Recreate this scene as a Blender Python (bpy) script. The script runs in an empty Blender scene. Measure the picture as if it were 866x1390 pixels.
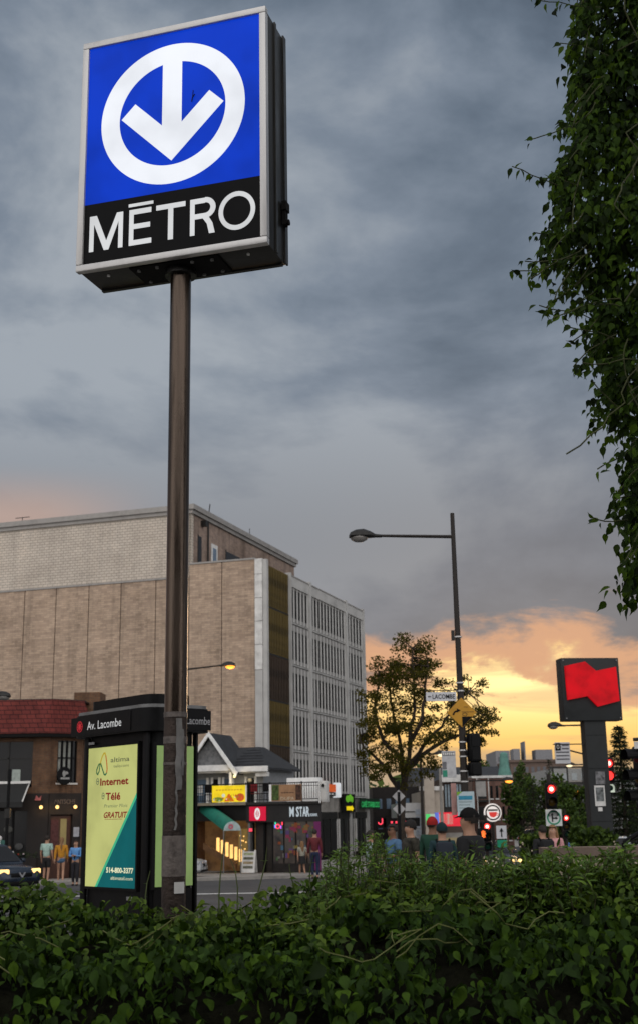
import bpy, bmesh, math, random
import numpy as np
from mathutils import Vector as V, Matrix
random.seed(7); RNG = np.random.default_rng(11)
sc = bpy.context.scene; COL = sc.collection
R = math.radians; PI = math.pi

# ------------------------------------------------------------------ camera
FPX, PITCH, ROLL, CAMZ = 1724.0, 0.2612, -0.0175, 1.55     # focal length in photo pixels, eye height 1.55 m
_cp, _sp, _cr, _sr = math.cos(PITCH), math.sin(PITCH), math.cos(ROLL), math.sin(ROLL)
_F = V((0, _cp, _sp)); _R0 = V((1, 0, 0)); _U0 = V((0, -_sp, _cp))
_R = _cr*_R0 + _sr*_U0; _U = -_sr*_R0 + _cr*_U0
cam = bpy.data.cameras.new('camera'); camo = bpy.data.objects.new('camera', cam); COL.objects.link(camo)
m = Matrix((_R, _U, -_F)).transposed().to_4x4(); m.translation = (0, 0, CAMZ); camo.matrix_world = m
cam.sensor_fit = 'VERTICAL'; cam.sensor_height = 38.52; cam.lens = FPX/1390*38.52
cam.shift_y = -45/1390; cam.clip_start = .1; cam.clip_end = 8000
cam.dof.use_dof = True; cam.dof.focus_distance = 9.0; cam.dof.aperture_fstop = 5.0
sc.camera = camo
def at(px, py, Y):                       # a photo pixel at forward distance Y -> world point
    d = _F*FPX + _R*(px-433) + _U*(650-py); d = d/d.y
    return d*Y + V((0, 0, CAMZ))
def gz(Y): return -0.0215*(min(max(Y, 10), 80)-10)          # the ground falls away gently towards the crossing

# ------------------------------------------------------------------ world, sun, exposure
SUN_AZ, SUN_EL = R(9.5), R(5.0)          # low in the gap under the cloud deck, right of the view axis
sc.view_settings.view_transform = 'Standard'; sc.view_settings.look = 'None'
sc.view_settings.exposure = 0.0; sc.view_settings.gamma = 1.0
W = bpy.data.worlds.new('World'); sc.world = W; W.use_nodes = True
nt = W.node_tree; nt.nodes.clear()
class NG:
    def __init__(s, nt): s.nt = nt
    def n(s, t, **k):
        o = s.nt.nodes.new(t)
        for a, b in k.items(): setattr(o, a, b)
        return o
    def put(s, sock, v):
        if hasattr(v, 'is_output'): s.nt.links.new(v, sock)
        else: sock.default_value = v
    def ma(s, op, a, b=None, c=None, clamp=False):
        o = s.n('ShaderNodeMath', operation=op, use_clamp=clamp); s.put(o.inputs[0], a)
        if b is not None: s.put(o.inputs[1], b)
        if c is not None: s.put(o.inputs[2], c)
        return o.outputs[0]
    def sm(s, v, a, b, c=0.0, d=1.0):
        o = s.n('ShaderNodeMapRange', interpolation_type='SMOOTHSTEP'); s.put(o.inputs[0], v)
        for i, x in enumerate((a, b, c, d)): s.put(o.inputs[i+1], x)
        return o.outputs[0]
    def mix(s, f, a, b, bt='MIX'):
        o = s.n('ShaderNodeMix', data_type='RGBA', blend_type=bt); s.put(o.inputs[0], f)
        s.put(o.inputs[6], a); s.put(o.inputs[7], b); return o.outputs[2]
    def noise(s, vec, scale, detail=5, rough=.55, dist=0.0):
        o = s.n('ShaderNodeTexNoise'); s.put(o.inputs['Vector'], vec); o.inputs['Scale'].default_value = scale
        o.inputs['Detail'].default_value = detail; o.inputs['Roughness'].default_value = rough
        o.inputs['Distortion'].default_value = dist; return o.outputs[0]
    def comb(s, x, y, z=0.0):
        o = s.n('ShaderNodeCombineXYZ'); s.put(o.inputs[0], x); s.put(o.inputs[1], y); s.put(o.inputs[2], z); return o.outputs[0]
    def ramp(s, f, pts):
        o = s.n('ShaderNodeValToRGB'); s.put(o.inputs[0], f); e = o.color_ramp.elements
        while len(e) < len(pts): e.new(.5)
        for q, (p, c) in zip(e, pts): q.position = p; q.color = c if len(c) == 4 else (*c, 1)
        return o.outputs[0]
g = NG(nt)
tc = g.n('ShaderNodeTexCoord'); sp = g.n('ShaderNodeSeparateXYZ'); nt.links.new(tc.outputs['Generated'], sp.inputs[0])
X, Y_, Z = sp.outputs
az = g.ma('SUBTRACT', g.ma('ARCTAN2', X, Y_), SUN_AZ)
den = g.ma('ADD', g.ma('MAXIMUM', Z, 0.0), .14)
cu, cv = g.ma('DIVIDE', X, den), g.ma('DIVIDE', Y_, den)
v3 = g.comb(g.ma('MULTIPLY', X, 3.0), g.ma('MULTIPLY', Y_, 3.0), g.ma('MULTIPLY', Z, 5.0))
n1 = g.noise(v3, 1.25, 7, .56, .25)
n2 = g.noise(v3, .55, 3, .5, .2)
n3 = g.noise(g.comb(g.ma('MULTIPLY', cu, .9), cv, 3.1), 1.3, 6, .55, .1)
nn = g.ma('ADD', g.ma('ADD', g.ma('MULTIPLY', n1, .45), g.ma('MULTIPLY', n2, .43)), g.ma('MULTIPLY', n3, .12))
deck = g.ramp(nn, [(.40, (.062, .082, .114)), (.46, (.090, .120, .164)), (.505, (.142, .182, .238)), (.545, (.212, .256, .320)), (.60, (.36, .40, .45))])
# horizontal streaks low in the gap, ragged lower edge of the deck
st = g.noise(g.comb(g.ma('MULTIPLY', az, 4.2), g.ma('MULTIPLY', Z, 34.0), 1.3), 1.0, 7, .62, .8)
rag = g.noise(g.comb(g.ma('MULTIPLY', az, 8.0), g.ma('MULTIPLY', Z, 20.0), 8.3), 1.0, 8, .60, .3)
ze = g.ma('ADD', g.ma('MULTIPLY_ADD', g.ma('MAXIMUM', az, 0.0), .40, Z), g.ma('MULTIPLY', g.ma('SUBTRACT', rag, .5), .24))
a1 = g.ma('POWER', 2.718, g.ma('MULTIPLY', g.ma('MULTIPLY', az, az), -15.0))      # width of the glow
a2 = g.ma('POWER', 2.718, g.ma('MULTIPLY', g.ma('MULTIPLY', az, az), -48.0))     # its core
gl = g.mix(a1, (.36, .31, .30, 1), (1.0, .57, .14, 1))
core = g.ma('MULTIPLY', a2, g.ma('POWER', 2.718, g.ma('MULTIPLY', g.ma('POWER', g.ma('SUBTRACT', Z, .100), 2.0), -1000.0)))
gl = g.mix(core, gl, (1.55, 1.15, .50, 1))
gl = g.mix(g.ma('MULTIPLY', g.sm(st, .50, .66), .55), gl, (.42, .29, .20, 1))
gl = g.mix(g.sm(Z, .060, .026), gl, (.36, .31, .24, 1))
cov = g.sm(ze, .100, .126)
edge = g.ma('MULTIPLY', g.ma('MULTIPLY', g.sm(ze, .096, .122), g.sm(ze, .168, .132)), g.sm(a1, .12, .8))
low = g.mix(g.sm(Z, .34, .20), deck, g.mix(.5, deck, (.155, .155, .178, 1)))
sky = g.mix(cov, gl, low)
sky = g.mix(g.ma('MULTIPLY', edge, .8), sky, (.78, .40, .22, 1))
blush = g.ma('MULTIPLY', g.ma('MULTIPLY', g.sm(n1, .40, .55), g.sm(Z, .270, .225)), .75)
sky = g.mix(g.ma('MULTIPLY', g.ma('MULTIPLY', blush, g.sm(az, -.27, -.40)), cov), sky, (.55, .38, .31, 1))
# the deck thins overhead and behind the viewer, where the evening sky is still bright
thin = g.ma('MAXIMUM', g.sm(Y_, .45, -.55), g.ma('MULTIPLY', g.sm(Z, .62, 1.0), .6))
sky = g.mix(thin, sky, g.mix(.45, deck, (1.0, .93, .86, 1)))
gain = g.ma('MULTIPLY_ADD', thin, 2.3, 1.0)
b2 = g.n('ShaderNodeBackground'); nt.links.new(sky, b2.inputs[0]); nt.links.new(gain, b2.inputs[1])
ns = g.n('ShaderNodeTexSky', sky_type='NISHITA', sun_disc=False, sun_elevation=SUN_EL, sun_rotation=SUN_AZ)
b1 = g.n('ShaderNodeBackground'); nt.links.new(ns.outputs[0], b1.inputs[0]); b1.inputs[1].default_value = .06
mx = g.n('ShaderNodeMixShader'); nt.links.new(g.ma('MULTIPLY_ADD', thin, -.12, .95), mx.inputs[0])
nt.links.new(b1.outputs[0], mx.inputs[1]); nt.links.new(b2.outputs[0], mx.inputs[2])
wo = g.n('ShaderNodeOutputWorld'); nt.links.new(mx.outputs[0], wo.inputs[0])
sl = bpy.data.lights.new('sun', 'SUN'); sl.energy = .5; sl.angle = R(10); sl.color = (1, .66, .36)
so = bpy.data.objects.new('sun', sl); COL.objects.link(so)
so.rotation_euler = V((-math.sin(SUN_AZ)*math.cos(SUN_EL), -math.cos(SUN_AZ)*math.cos(SUN_EL), -math.sin(SUN_EL))).to_track_quat('-Z', 'Y').to_euler()

# ------------------------------------------------------------------ materials
MATS = {}
def mat(name, c, rough=.7, metal=0.0, var=.18, scale=6.0, bump=.15, bscale=None, emit=None, es=1.0, spec=.25, island=0.0, trans=0.0, streak=None, evar=.14):
    """plain dirty surface: base colour with noise wear and fine relief; emit = lit things, and glow put into shop surfaces"""
    if name in MATS: return MATS[name]
    M = bpy.data.materials.new(name); M.use_nodes = True; q = NG(M.node_tree); N = M.node_tree.nodes
    p = N['Principled BSDF']; t = q.n('ShaderNodeTexCoord').outputs['Object']
    dark = tuple(x*(1-var*1.6) for x in c); lite = tuple(min(1, x*(1+var)) for x in c)
    if streak:
        mp = q.n('ShaderNodeMapping'); q.put(mp.inputs[0], t); mp.inputs['Scale'].default_value = streak; t2 = mp.outputs[0]
    else: t2 = t
    f = q.noise(t2, scale, 6, .62)
    col = q.ramp(f, [(.30, dark), (.5, c), (.72, lite)])
    if island:
        gi = q.n('ShaderNodeNewGeometry').outputs['Random Per Island']; oi = q.n('ShaderNodeObjectInfo').outputs['Random']
        rr = q.ma('FRACT', q.ma('ADD', gi, oi))
        col = q.mix(1.0, col, q.ramp(rr, [(0, (1-island,)*3), (.6, (1, 1, 1)), (1, (1+island*1.3, 1+island, 1-.3*island))]), 'MULTIPLY')
    q.put(p.inputs['Base Color'], col); p.inputs['Metallic'].default_value = metal
    q.put(p.inputs['Roughness'], q.sm(f, .2, .8, max(.03, rough-.12), min(1, rough+.12)))
    p.inputs['Specular IOR Level'].default_value = spec
    if bump:
        b = q.n('ShaderNodeBump'); b.inputs['Strength'].default_value = bump; b.inputs['Distance'].default_value = .02
        q.put(b.inputs['Height'], q.noise(t2, bscale or scale*5, 4, .6)); q.put(p.inputs['Normal'], b.outputs[0])
    if emit is not None:
        q.put(p.inputs['Emission Color'], q.mix(1.0, (*emit, 1), q.ramp(q.noise(t, 1.9, 3, .5), [(.32, (1-evar*1.6,)*3), (.5, (1-evar*.4,)*3), (.68, (1, 1, 1))]), 'MULTIPLY')); p.inputs['Emission Strength'].default_value = es
    if trans:
        tr = q.n('ShaderNodeBsdfTranslucent'); q.put(tr.inputs[0], q.mix(1.0, col, (1.5, 1.4, .5, 1), 'MULTIPLY'))
        ms = q.n('ShaderNodeMixShader'); ms.inputs[0].default_value = trans
        M.node_tree.links.new(p.outputs[0], ms.inputs[1]); M.node_tree.links.new(tr.outputs[0], ms.inputs[2])
        M.node_tree.links.new(ms.outputs[0], N['Material Output'].inputs[0])
    MATS[name] = M; return M
def brick_mat(name, c1, c2, mortar, bw=.22, bh=.072, ms=.012, axis='xz', rough=.85, stain=.35):
    M = bpy.data.materials.new(name); M.use_nodes = True; q = NG(M.node_tree); p = M.node_tree.nodes['Principled BSDF']
    t = q.n('ShaderNodeTexCoord').outputs['Object']; s_ = q.n('ShaderNodeSeparateXYZ'); q.put(s_.inputs[0], t)
    vec = q.comb(q.ma('ADD', s_.outputs[0], s_.outputs[1]), s_.outputs[2], 0.0)
    b = q.n('ShaderNodeTexBrick'); q.put(b.inputs['Vector'], vec); b.inputs['Scale'].default_value = 1.0
    b.inputs['Brick Width'].default_value = bw; b.inputs['Row Height'].default_value = bh; b.inputs['Mortar Size'].default_value = ms
    q.put(b.inputs['Color1'], (*c1, 1)); q.put(b.inputs['Color2'], (*c2, 1)); q.put(b.inputs['Mortar'], (*mortar, 1)); b.inputs['Bias'].default_value = -.2
    f = q.noise(t, .5, 7, .65); f2 = q.noise(q.comb(q.ma('MULTIPLY', q.ma('ADD', s_.outputs[0], s_.outputs[1]), 1.5), q.ma('MULTIPLY', s_.outputs[2], .9), 0.0), 2.2, 6, .7)
    col = q.mix(1.0, b.outputs[0], q.ramp(q.ma('MULTIPLY_ADD', f2, .5, q.ma('MULTIPLY', f, .5)), [(.36, (1-stain,)*3), (.52, (1, 1, 1)), (.66, (1+stain*.5,)*3)]), 'MULTIPLY')
    u_ = q.ma('ADD', s_.outputs[0], s_.outputs[1])
    f3 = q.noise(q.comb(q.ma('MULTIPLY', u_, 1.6), q.ma('MULTIPLY', s_.outputs[2], .10), 2.0), 1.0, 6, .65); f4 = q.noise(q.comb(q.ma('MULTIPLY', u_, .35), q.ma('MULTIPLY', s_.outputs[2], .5), 9.0), 1.0, 4, .6)
    col = q.mix(1.0, col, q.ramp(f3, [(.34, (1-stain*.75,)*3), (.50, (1, 1, 1)), (.70, (1.06, 1.05, 1.04))]), 'MULTIPLY'); col = q.mix(1.0, col, q.ramp(f4, [(.36, (1-stain*.5, 1-stain*.55, 1-stain*.6)), (.54, (1, 1, 1)), (.68, (1.08, 1.07, 1.06))]), 'MULTIPLY')
    q.put(p.inputs['Base Color'], col); p.inputs['Roughness'].default_value = rough; p.inputs['Specular IOR Level'].default_value = .2
    bm = q.n('ShaderNodeBump'); bm.inputs['Strength'].default_value = .5; bm.inputs['Distance'].default_value = .01
    q.put(bm.inputs['Height'], q.ma('SUBTRACT', q.ma('MULTIPLY', f2, .5), b.outputs[1])); q.put(p.inputs['Normal'], bm.outputs[0])
    MATS[name] = M; return M
def lit(name, c, s=1.0, var=.05, scale=3.0): return mat(name, tuple(x*.15 for x in c), .5, 0, var, scale, 0, emit=c, es=s, spec=.08)
black = mat('black_paint', (.004, .004, .0045), .5, 0, .3, 4, .05, spec=.12)
blackm = mat('matt_black', (.007, .0065, .0065), .8, 0, .3, 5, .2, spec=.12)
darkmetal = mat('dark_metal', (.030, .029, .028), .45, .6, .3, 7, .12)
glass = mat('dark_glass', (.009, .009, .010), .15, 0, .3, .7, .02, spec=.22)
glassb = mat('blue_glass', (.10, .15, .21), .12, 0, .3, .5, .02, spec=.8)
white = mat('white_paint', (.74, .74, .73), .55, 0, .10, 3, .08)
offwhite = mat('weathered_white', (.56, .55, .53), .7, 0, .18, 2, .12)
alu = mat('aluminium', (.50, .49, .48), .42, .55, .12, 9, .06, streak=(1, 1, .2))
grey = mat('grey_metal', (.17, .17, .17), .55, .3, .2, 5, .1)
concrete = mat('concrete', (.25, .235, .215), .88, 0, .22, 1.4, .35, 12)
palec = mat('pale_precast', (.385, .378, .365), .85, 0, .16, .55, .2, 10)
asphalt = mat('asphalt', (.060, .060, .062), .85, 0, .28, .8, .5, 60)
paintw = mat('road_paint', (.62, .62, .60), .75, 0, .25, 5, .2)
kraft = mat('wood', (.16, .085, .04), .7, 0, .25, 3, .2)
red = mat('red_paint', (.42, .02, .025), .45, 0, .12, 4, .05)
green_canvas = mat('green_canvas', (.015, .16, .115), .7, 0, .2, 4, .2)
skin = mat('skin', (.34, .19, .125), .55, 0, .08, 12, .05); skin2 = mat('brown_skin', (.17, .085, .05), .55, 0, .08, 12, .05)
hairb = mat('dark_hair', (.018, .013, .010), .6, 0, .3, 40, .4); hairl = mat('light_brown_hair', (.20, .11, .05), .6, 0, .3, 40, .4)

# ------------------------------------------------------------------ mesh builders
class MB:
    """collects shapes, links them as ONE mesh object"""
    def __init__(s, M=None): s.v = []; s.f = []; s.mi = []; s.M = M or Matrix(); s.cur = 0
    def add(s, vs, fs, M=None):
        o = len(s.v); T = s.M @ M if M is not None else s.M
        s.v += [tuple(T @ V(p)) for p in vs]; s.f += [tuple(i+o for i in f) for f in fs]; s.mi += [s.cur]*len(fs); return s
    def box(s, x0, x1, y0, y1, z0, z1, M=None, b=0.0):
        if b <= 0:
            return s.add([(x, y, z) for x in (x0, x1) for y in (y0, y1) for z in (z0, z1)],
                         [(0, 1, 3, 2), (4, 6, 7, 5), (0, 4, 5, 1), (2, 3, 7, 6), (0, 2, 6, 4), (1, 5, 7, 3)], M)
        bm = bmesh.new(); bmesh.ops.create_cube(bm, size=1)
        for v in bm.verts: v.co = V((x0+(v.co.x+.5)*(x1-x0), y0+(v.co.y+.5)*(y1-y0), z0+(v.co.z+.5)*(z1-z0)))
        bmesh.ops.bevel(bm, geom=bm.edges[:], offset=b, segments=2, affect='EDGES', profile=.5)
        return s.bm(bm, M)
    def bm(s, bm, M=None):
        bm.verts.index_update(); s.add([v.co.copy() for v in bm.verts], [[v.index for v in f.verts] for f in bm.faces], M); bm.free(); return s
    def cyl(s, p0, p1, r0, r1=None, n=12, caps=True): return s.tube([p0, p1], [r0, r0 if r1 is None else r1], n, caps)
    def tube(s, pts, rs, n=8, caps=True):
        pts = [V(p) for p in pts]; rs = rs if isinstance(rs, (list, tuple)) else [rs]*len(pts); vs = []; fs = []
        up = None
        for i, p in enumerate(pts):
            d = (pts[min(i+1, len(pts)-1)]-pts[max(i-1, 0)]).normalized()
            if up is None: up = V((1, 0, 0)) if abs(d.x) < .8 else V((0, 1, 0))
            a = (up-d*up.dot(d)).normalized(); b = d.cross(a); up = a
            vs += [p+(a*math.cos(2*PI*k/n)+b*math.sin(2*PI*k/n))*rs[i] for k in range(n)]
        for i in range(len(pts)-1):
            fs += [(i*n+k, i*n+(k+1) % n, (i+1)*n+(k+1) % n, (i+1)*n+k) for k in range(n)]
        if caps: fs += [tuple(range(n-1, -1, -1)), tuple((len(pts)-1)*n+k for k in range(n))]
        return s.add(vs, fs)
    def lathe(s, prof, n=16, M=None):          # (r, z) pairs about the local z axis
        vs = [(r*math.cos(2*PI*k/n), r*math.sin(2*PI*k/n), z) for r, z in prof for k in range(n)]
        fs = [(i*n+k, i*n+(k+1) % n, (i+1)*n+(k+1) % n, (i+1)*n+k) for i in range(len(prof)-1) for k in range(n)]
        fs += [tuple(range(n-1, -1, -1)), tuple((len(prof)-1)*n+k for k in range(n))]
        return s.add(vs, fs, M)
    def prism(s, poly, y0, y1, M=None):        # polygon in the xz plane (x, z), pushed from y0 to y1
        n = len(poly); vs = [(x, y0, z) for x, z in poly]+[(x, y1, z) for x, z in poly]
        return s.add(vs, [tuple(range(n)), tuple(range(2*n-1, n-1, -1))]+[(i, i+n, (i+1) % n+n, (i+1) % n) for i in range(n)], M)
    def slab(s, poly, z0, z1):                 # polygon in the xy plane
        n = len(poly); vs = [(x, y, z0) for x, y in poly]+[(x, y, z1) for x, y in poly]
        return s.add(vs, [tuple(range(n-1, -1, -1)), tuple(range(n, 2*n))]+[(i, (i+1) % n, (i+1) % n+n, i+n) for i in range(n)])
    def ring(s, cx, cz, r0, r1, y0, y1, a0=0, a1=360, n=48, sx=1.0):
        full = abs(a1-a0) >= 360; k = n if full else n+1; A = [R(a0+(a1-a0)*i/n) for i in range(k)]
        vs = [(cx+r*sx*math.cos(a), y, cz+r*math.sin(a)) for a in A for (r, y) in ((r0, y0), (r1, y0), (r1, y1), (r0, y1))]
        fs = [(i*4+j, i*4+(j+1) % 4, ((i+1) % k)*4+(j+1) % 4, ((i+1) % k)*4+j) for i in range(n) for j in range(4)]
        if not full: fs += [(0, 1, 2, 3), tuple((k-1)*4+j for j in (3, 2, 1, 0))]
        return s.add(vs, fs)
    def ball(s, c, r, n=10, sc_=(1, 1, 1)):
        prof = [(max(1e-4, math.sin(PI*i/n))*1.0, -math.cos(PI*i/n)) for i in range(n+1)]
        return s.lathe([(a*r, b*r) for a, b in prof], n*2, Matrix.Translation(c) @ Matrix.Diagonal((*sc_, 1)))
    def text(s, t, x, z, h, w=None, y=0.0, d=.004, align='L', M=None, bold=0.0, shear=0.0):
        """lettering standing in the xz plane, front at y; h = cap height, w = total width"""
        c = bpy.data.curves.new('lettering', 'FONT'); c.body = t; c.resolution_u = 2; c.offset = bold; c.shear = shear
        o = bpy.data.objects.new('lettering', c); me = bpy.data.meshes.new_from_object(o); bpy.data.objects.remove(o)
        if not me.vertices: return s
        P = [v.co.copy() for v in me.vertices]; x0 = min(p.x for p in P); x1 = max(p.x for p in P)
        k = h/.729; kx = k if w is None else w/max(1e-6, x1-x0); wid = (x1-x0)*kx
        ox = {'L': x, 'C': x-wid/2, 'R': x-wid}[align]
        n = len(P); vs = [(ox+(p.x-x0)*kx, y, z+p.y*k) for p in P]; fs = [tuple(f.vertices) for f in me.polygons]
        if d > .006:
            ed = {}
            for f in fs:
                for i in range(len(f)): ed[(f[i], f[(i+1) % len(f)])] = 1
            vs += [(a, y+d, b) for a, _, b in vs[:n]]
            fs += [(a, b, b+n, a+n) for (a, b) in ed if (b, a) not in ed]
        bpy.data.meshes.remove(me); return s.add(vs, fs, M)
    def build(s, name, mats, parent=None, smooth=False, loc=None, bevel=0.0, label=None):
        me = bpy.data.meshes.new(name); me.from_pydata(s.v, [], s.f)
        for q in (mats if isinstance(mats, (list, tuple)) else [mats]): me.materials.append(q)
        me.polygons.foreach_set('material_index', s.mi); me.update()
        bm = bmesh.new(); bm.from_mesh(me); bmesh.ops.recalc_face_normals(bm, faces=bm.faces[:]); bm.to_mesh(me); bm.free()
        if smooth:
            me.polygons.foreach_set('use_smooth', [True]*len(me.polygons)); me.set_sharp_from_angle(angle=R(38))
        o = bpy.data.objects.new(name, me); COL.objects.link(o)
        if parent: o.parent = parent
        if loc is not None: o.location = loc
        if label: o['label'] = label
        return o
def thing(name, label, cat, loc=(0, 0, 0), rz=0.0, group=None):
    o = bpy.data.objects.new(name, None); COL.objects.link(o); o.empty_display_size = .2
    o.location = loc; o.rotation_euler = (0, 0, R(rz)); return tag(o, label, cat, group)
def tag(o, label, cat, group=None):
    o['label'] = label; o['category'] = cat
    if group: o['group'] = group
    return o
def struct(o): o['kind'] = 'structure'; return o
def stuff(o): o['kind'] = 'stuff'; return o
def inst(src, parent, loc=(0, 0, 0), rot=(0, 0, 0), s=1.0):     # another part sharing its mesh
    o = src.copy(); COL.objects.link(o); o.parent = parent; o.location = loc; o.rotation_euler = rot; o.scale = (s, s, s) if not hasattr(s, '__len__') else s; return o
RZ = lambda d: Matrix.Rotation(R(d), 4, 'Z')
T = Matrix.Translation
def box(name, a, mats, parent, b=0.0): return MB().box(*a, b=b).build(name, mats, parent, smooth=b > 0)
# ================================================================== SETTING: ground, road, pavements
def gsheet(poly_strips, name, m_, off, kind=True):
    """strips of (Y, x0, x1) following the falling ground"""
    b = MB(); vs = []; fs = []
    for i, (y, a, c) in enumerate(poly_strips):
        vs += [(a, y, gz(y)+off), (c, y, gz(y)+off)]
        if i: fs.append((2*i-2, 2*i-1, 2*i+1, 2*i))
    o = b.add(vs, fs).build(name, m_); return struct(o) if kind else o
gsheet([(-60, -300, 300), (10, -300, 300), (80, -300, 300), (140, -500, 500), (600, -1500, 1500), (4000, -4000, 4000)], 'ground', concrete, -.01)
gsheet([(19, -120, 60), (56, -120, 60), (61.5, -120, 70), (61.6, -3, 70), (80, 2, 60), (110, 12, 60), (200, 41, 80), (420, 110, 150)], 'road', asphalt, .002)
gsheet([(41.6, -30, 4), (42.2, -30, 4)], 'stop_line', paintw, .007)
for k in range(7):
    gsheet([(26+0*k, 2.5+k*1.1, 3.1+k*1.1), (29.5, 2.7+k*1.1, 3.3+k*1.1)], 'crosswalk_stripe', paintw, .007)
# raised pavements with kerbs
def pave(name, poly, h=.13):
    vs = []; fs = []; n = len(poly)
    for x, y in poly: vs.append((x, y, gz(y)+h))
    for x, y in poly: vs.append((x, y, gz(y)-.3))
    fs = [tuple(range(n))]+[(i, i+n, (i+1) % n+n, (i+1) % n) for i in range(n)]
    return struct(MB().add(vs, fs).build(name, concrete))
pave('pavement', [(-90, 56.2), (-13, 56.2), (-4, 60.2), (.4, 62.5), (3.5, 66), (5.5, 75), (5.6, 80), (-90, 80)])
pave('pavement', [(5.6, 80.02), (12.3, 110), (20, 140), (-20, 140), (-20, 110), (-30, 80.02)])
pave('pavement', [(10.5, 30), (30, 30), (40, 80), (20.5, 80)])
pave('pavement', [(-14, 10.02), (16, 10.02), (16, 18.5), (-14, 18.5)], .10)

# unseen block added behind the viewer to shade the near hedge
t = thing('shade_block', 'unseen low dark brick block added behind the viewer for shade', 'building', (2, -7, 0), 0)
MB().box(-14, 12, -8, 0, 0, 7.5).build('wall', brick_mat('shade_block_brick', (.10, .07, .055), (.08, .055, .045), (.09, .075, .065)), t); MB().box(-14.3, 12.3, -8.3, .3, 7.5, 7.9).build('roof', darkmetal, t)
for k in range(4): MB().box(-11+6*k, -8+6*k, 0, .03, .2, 2.8).build('door', glass, t)

# ================================================================== METRO SIGN
blue_l = mat('lit_blue', (.001, .006, .06), .5, 0, .2, 1.1, 0, emit=(.002, .042, .56), es=1.0, spec=.06, evar=.22); white_l = lit('lit_white', (.84, .87, .93), 1.0, .02)
text_l = lit('lit_letters', (.66, .67, .68), 1.0, .02)
bronze = mat('stained_steel', (.082, .062, .049), .27, .92, .38, 5, .10, streak=(4, 4, .25))
casing = mat('casing_enamel', (.030, .029, .027), .42, .3, .3, 3, .10)
grime = mat('old_tape_and_glue', (.050, .036, .030), .6, .25, .5, 9, .5)
MS = thing('metro_sign', 'tall lit blue metro sign with white down arrow on a brown steel pole', 'metro sign', (-.854, 7.478, 0), -17.3)
b = MB(); b.tube([(0, 0, .0), (0, 0, 5.0)], .0655, 28); b.build('pole', bronze, MS, True)
b = MB(); b.lathe([(.16, 0), (.16, .03), (.075, .035), (.075, .12)], 24); b.build('base_flange', darkmetal, MS, True)
b = MB()
pts = []; rs = []
for i in range(40):
    z = .5+i*.042; pts.append((0, 0, z)); rs.append(.0670+.0012*random.random())
b.tube(pts, rs, 22, False); b.build('old_poster_glue', grime, MS, True)
tape = mat('tape', (.13, .11, .10), .45, 0, .4, 14, .3)
for (z0, z1) in ((1.25, 1.47), (1.98, 2.02), (1.86, 1.875), (2.13, 2.16)):
    b = MB(); b.tube([(0, 0, z0), (0, 0, z1)], .0692+.0006*random.random(), 22, False); b.build('tape_band', tape, MS, True)
strip = mat('grey_plastic_strip', (.16, .155, .15), .55, 0, .3, 8, .2)
for (ang, z0, z1, w) in ((-50, 1.72, 2.12, .035), (-33, 1.80, 2.06, .018), (-60, 1.50, 1.74, .012)):
    b = MB(RZ(ang)); n = 8
    vs = []; fs = []
    for i in range(n+1):
        z = z0+(z1-z0)*i/n; x = .071+.004*random.random(); j = .006*random.uniform(-1, 1)
        vs += [(x, -w/2+j, z), (x, w/2+j, z), (x+.003, w/2+j, z), (x+.003, -w/2+j, z)]
        if i: fs += [(4*i-4+a, 4*i-4+(a+1) % 4, 4*i+(a+1) % 4, 4*i+a) for a in range(4)]
    b.add(vs, fs).build('torn_strip', strip, MS)
b = MB(RZ(-40)); b.box(.068, .074, -.03, .03, 1.16, 1.22); b.build('sticker', offwhite, MS)
ZC = 5.778; HW, HH, HD = .65, .831, .19
b = MB(); b.box(-HW+.008, HW-.008, -HD+.035, HD, ZC-HH+.01, ZC+HH-.01, b=.008); b.build('sign_box', casing, MS, True)
b = MB()                                      # rear half of the casing, a step inside a raised seam
b.box(HW-.006, HW+.004, -.02, .01, ZC-HH+.012, ZC+HH-.012); b.box(HW-.006, HW+.006, HD-.045, HD+.004, ZC-HH+.008, ZC+HH-.008)
b.box(-HW+.02, HW-.02, HD-.05, HD-.02, ZC-HH-.004, ZC-HH+.012); b.build('seam', casing, MS)
fw = .045
for (n_, a) in (('frame_rail', (-HW, HW, ZC+HH-fw, ZC+HH)), ('frame_rail', (-HW, HW, ZC-HH, ZC-HH+fw)), ('frame_stile', (-HW, -HW+fw, ZC-HH+fw+.001, ZC+HH-fw-.001)), ('frame_stile', (HW-fw, HW, ZC-HH+fw+.001, ZC+HH-fw-.001))):
    b = MB(); b.box(a[0], a[1], -HD, -HD+.05, a[2], a[3], b=.006); b.build(n_, alu, MS, True)
zs = 5.415                                    # blue above, black below
y = -HD+.018
b = MB(); b.box(-HW+fw-.004, HW-fw+.004, y, y+.012, zs, ZC+HH-fw+.004); bl = b.build('blue_panel', blue_l, MS)
b = MB(); b.box(-HW+fw-.004, HW-fw+.004, y, y+.012, ZC-HH+fw-.004, zs-.001); bk = b.build('black_panel', mat('black_acrylic', (.003, .003, .0035), .5, 0, .2, 2, .02, spec=.08), MS)
b = MB(); b.ring(0, 5.969, .372, .502, y-.004, y, n=96); b.build('ring', white_l, bl)
b = MB(); tz = 5.628
b.prism([(0, tz), (.357, tz+.357), (.26, tz+.454), (.068, tz+.262), (.068, 6.39), (-.068, 6.39), (-.068, tz+.262), (-.26, tz+.454), (-.357, tz+.357)], y-.0035, y); b.build('arrow', white_l, bl)
b = MB(); b.tube([(.14, y-.006, 6.02), (.145, y-.008, 6.045), (.16, y-.006, 6.07)], .004, 5); b.tube([(.145, y-.006, 6.045), (.15, y-.007, 6.10)], .003, 5); b.build('bird_mess', blackm, bl)
yl = y-.004
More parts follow.
